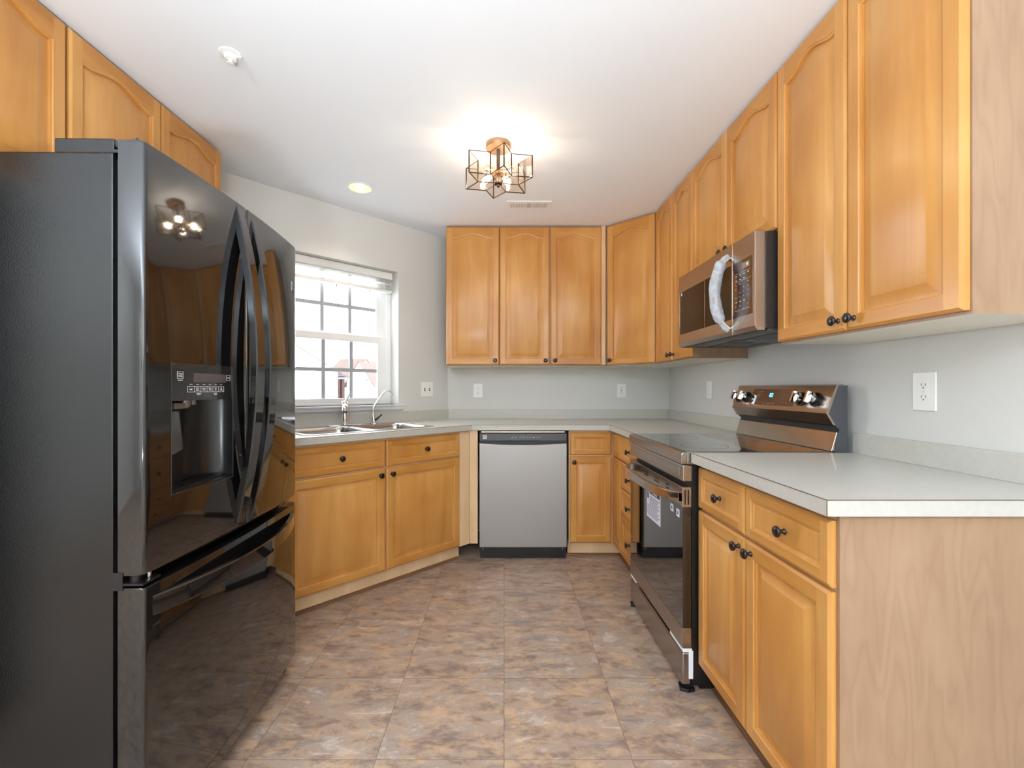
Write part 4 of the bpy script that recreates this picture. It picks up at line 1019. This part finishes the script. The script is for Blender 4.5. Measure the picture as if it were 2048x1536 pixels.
# ------------------------------------------------------------------ houses outside the window
HWALL = plain('siding_white', rgb(238, 236, 232), .8); ROOF = plain('roof_shingle', rgb(66, 49, 41), .9, var=.12, vscale=1.5)
BRICK = plain('red_brick', rgb(52, 30, 26), .9, var=.25, vscale=8); HWIN = plain('house_window', rgb(70, 84, 110), .15); PORCH = plain('blue_roof', rgb(52, 74, 110), .7)
def pix(x, y, Y): return ((x - 1008) * Y / 880, CAMZ + (777 - y) * Y / 880)
def house(label, x0, x1, Y, depth, ze, zr, gable, zg=-150, wins=(), rot_=0):
    """gable: 'side' ridge along x, 'front' gable faces camera"""
    X0, X1 = (x0 - 1008) * Y / 880, (x1 - 1008) * Y / 880; Ze = CAMZ + (777 - ze) * Y / 880; Zr = CAMZ + (777 - zr) * Y / 880
    t = thing('house', label, 'building', ((X0 + X1) / 2, Y, zg), rot_, 'houses across the street'); w2 = (X1 - X0) / 2; ze_, zr_ = Ze - zg, Zr - zg
    bm = B(); box(bm, -w2, w2, 0, depth, 0, ze_)
    if gable == 'front': prism(bm, [(-w2, ze_), (w2, ze_), (0, zr_)], 0, depth, axis='y')
    else: prism(bm, [(0, ze_), (depth, ze_), (depth / 2, zr_)], -w2, w2, axis='x')
    obj('walls', bm, HWALL, t)
    bm = B(); o_ = 10; th = 2
    if gable == 'front':
        s_ = (zr_ - ze_) / w2
        for sg in (-1, 1): prism(bm, [(0, zr_), (0, zr_ + th), (sg * (w2 + o_), ze_ - o_ * s_ + th), (sg * (w2 + o_), ze_ - o_ * s_)], -o_ * .3, depth + o_, axis='y')
    else:
        s_ = (zr_ - ze_) / (depth / 2)
        for sg in (-1, 1): prism(bm, [(depth / 2, zr_), (depth / 2, zr_ + th), (depth / 2 + sg * (depth / 2 + o_), ze_ - o_ * s_ + th), (depth / 2 + sg * (depth / 2 + o_), ze_ - o_ * s_)], -w2 - o_ * .4, w2 + o_ * .4, axis='x')
    obj('roof', bm, ROOF, t)
    for wx, wy, ww_, wh in wins:
        a, z = pix(wx, wy, Y); a -= (X0 + X1) / 2; z -= zg; k_ = Y / 880
        bm = B(); box(bm, a, a + ww_ * k_, -2, 0, z - wh * k_, z); obj('window', bm, HWIN, t)
    return t, (X0 + X1) / 2, zg
house('big white gabled house seen through the left panes of the window', 430, 668, 900, 200, 742, 664, 'front', rot_=math.radians(27))
t, xm, zg = house('townhouse with reddish roof and brick bay seen through the middle panes', 652, 704, 1300, 260, 752, 713, 'side', wins=((667, 760, 6, 11), (668, 782, 6, 7)))
def on(t, xm, zg, name, mat, x0, x1, y0, y1, Y, d0, d1):
    a0_, z1_ = pix(x0, y0, Y); a1_, z0_ = pix(x1, y1, Y); bm = B(); box(bm, a0_ - xm, a1_ - xm, d0, d1, z0_ - zg, z1_ - zg); obj(name, bm, mat, t)
on(t, xm, zg, 'brick_bay', BRICK, 676, 683.5, 758, 840, 1300, -12, 0); on(t, xm, zg, 'brick_bay', BRICK, 686, 689.5, 758, 840, 1300, -12, 0); on(t, xm, zg, 'bay_roof', PORCH, 673, 691, 750.5, 753, 1300, -20, 0)
house('white gabled townhouse seen through the right panes of the window', 694, 742, 1080, 160, 762, 724, 'front', wins=((733, 757, 5, 5),))
house('long reddish-roofed house row at the right edge of the window', 708, 800, 1750, 400, 748, 717, 'side')
gb = B(); box(gb, -3000, 600, 200, 4000, -156, -151); tag(obj('street_ground', gb, plain('pale_ground', rgb(200, 200, 196), .9)), 'pale bright ground below the houses outside the window', 'ground')

# ------------------------------------------------------------------ separate pieces become parts of their own
def split(o, tol):
    me = o.data; n = len(me.vertices); par = list(range(n))
    def find(a):
        while par[a] != a: par[a] = par[par[a]]; a = par[a]
        return a
    for e in me.edges: par[find(e.vertices[0])] = find(e.vertices[1])
    isl = {}
    for i in range(n): isl.setdefault(find(i), []).append(i)
    boxes = []
    for k, vs in isl.items():
        P = [me.vertices[i].co for i in vs]; boxes.append([{k}, [min(p[a] for p in P) for a in range(3)], [max(p[a] for p in P) for a in range(3)]])
    merged = True
    while merged:
        merged = False
        for i in range(len(boxes)):
            for j in range(i + 1, len(boxes)):
                a, b2 = boxes[i], boxes[j]
                if all(a[1][c] - tol * I <= b2[2][c] and b2[1][c] - tol * I <= a[2][c] for c in range(3)):
                    a[0] |= b2[0]; a[1] = [min(x) for x in zip(a[1], b2[1])]; a[2] = [max(x) for x in zip(a[2], b2[2])]; boxes.pop(j); merged = True; break
            if merged: break
    if len(boxes) < 2: return
    kids = [c for c in bpy.data.objects if c.parent == o]
    for bi, (ks, lo, hi) in enumerate(boxes):
        bm = bmesh.new(); bm.from_mesh(me)
        dele = [v for v in bm.verts if find(v.index) not in ks]
        bmesh.ops.delete(bm, geom=dele, context='VERTS')
        m2 = bpy.data.meshes.new(o.name.split('.')[0]); bm.to_mesh(m2); bm.free()
        for m in me.materials: m2.materials.append(m)
        c = o.copy(); c.data = m2; c.name = o.name.split('.')[0]; C.objects.link(c)
        if bi == 0:
            for k in kids: k.parent = c
    bpy.data.objects.remove(o)
for nm, tol in (('console_side', .1), ('packing_tape', .1), ('packing_foam', .1), ('lift_cord', .1), ('tassel', .1), ('button_marks', .8), ('foot', .1), ('vent_slots', .5),
                ('small_stickers', .1), ('sticker_marks', .1), ('grease_filter', .1), ('screw', .1), ('console_edge', .1), ('cooktop_rim', .05), ('nozzle', .05),
                ('panel_marks', .35), ('bright_edge', .1), ('glass_edge', .1), ('key_marks', 1.1), ('handle_mount', .1), ('side_slots', .5), ('toe_kick', .05), ('label_print', .4)):
    for o in [o for o in bpy.data.objects if o.name.split('.')[0] == nm and o.type == 'MESH']: split(o, tol)
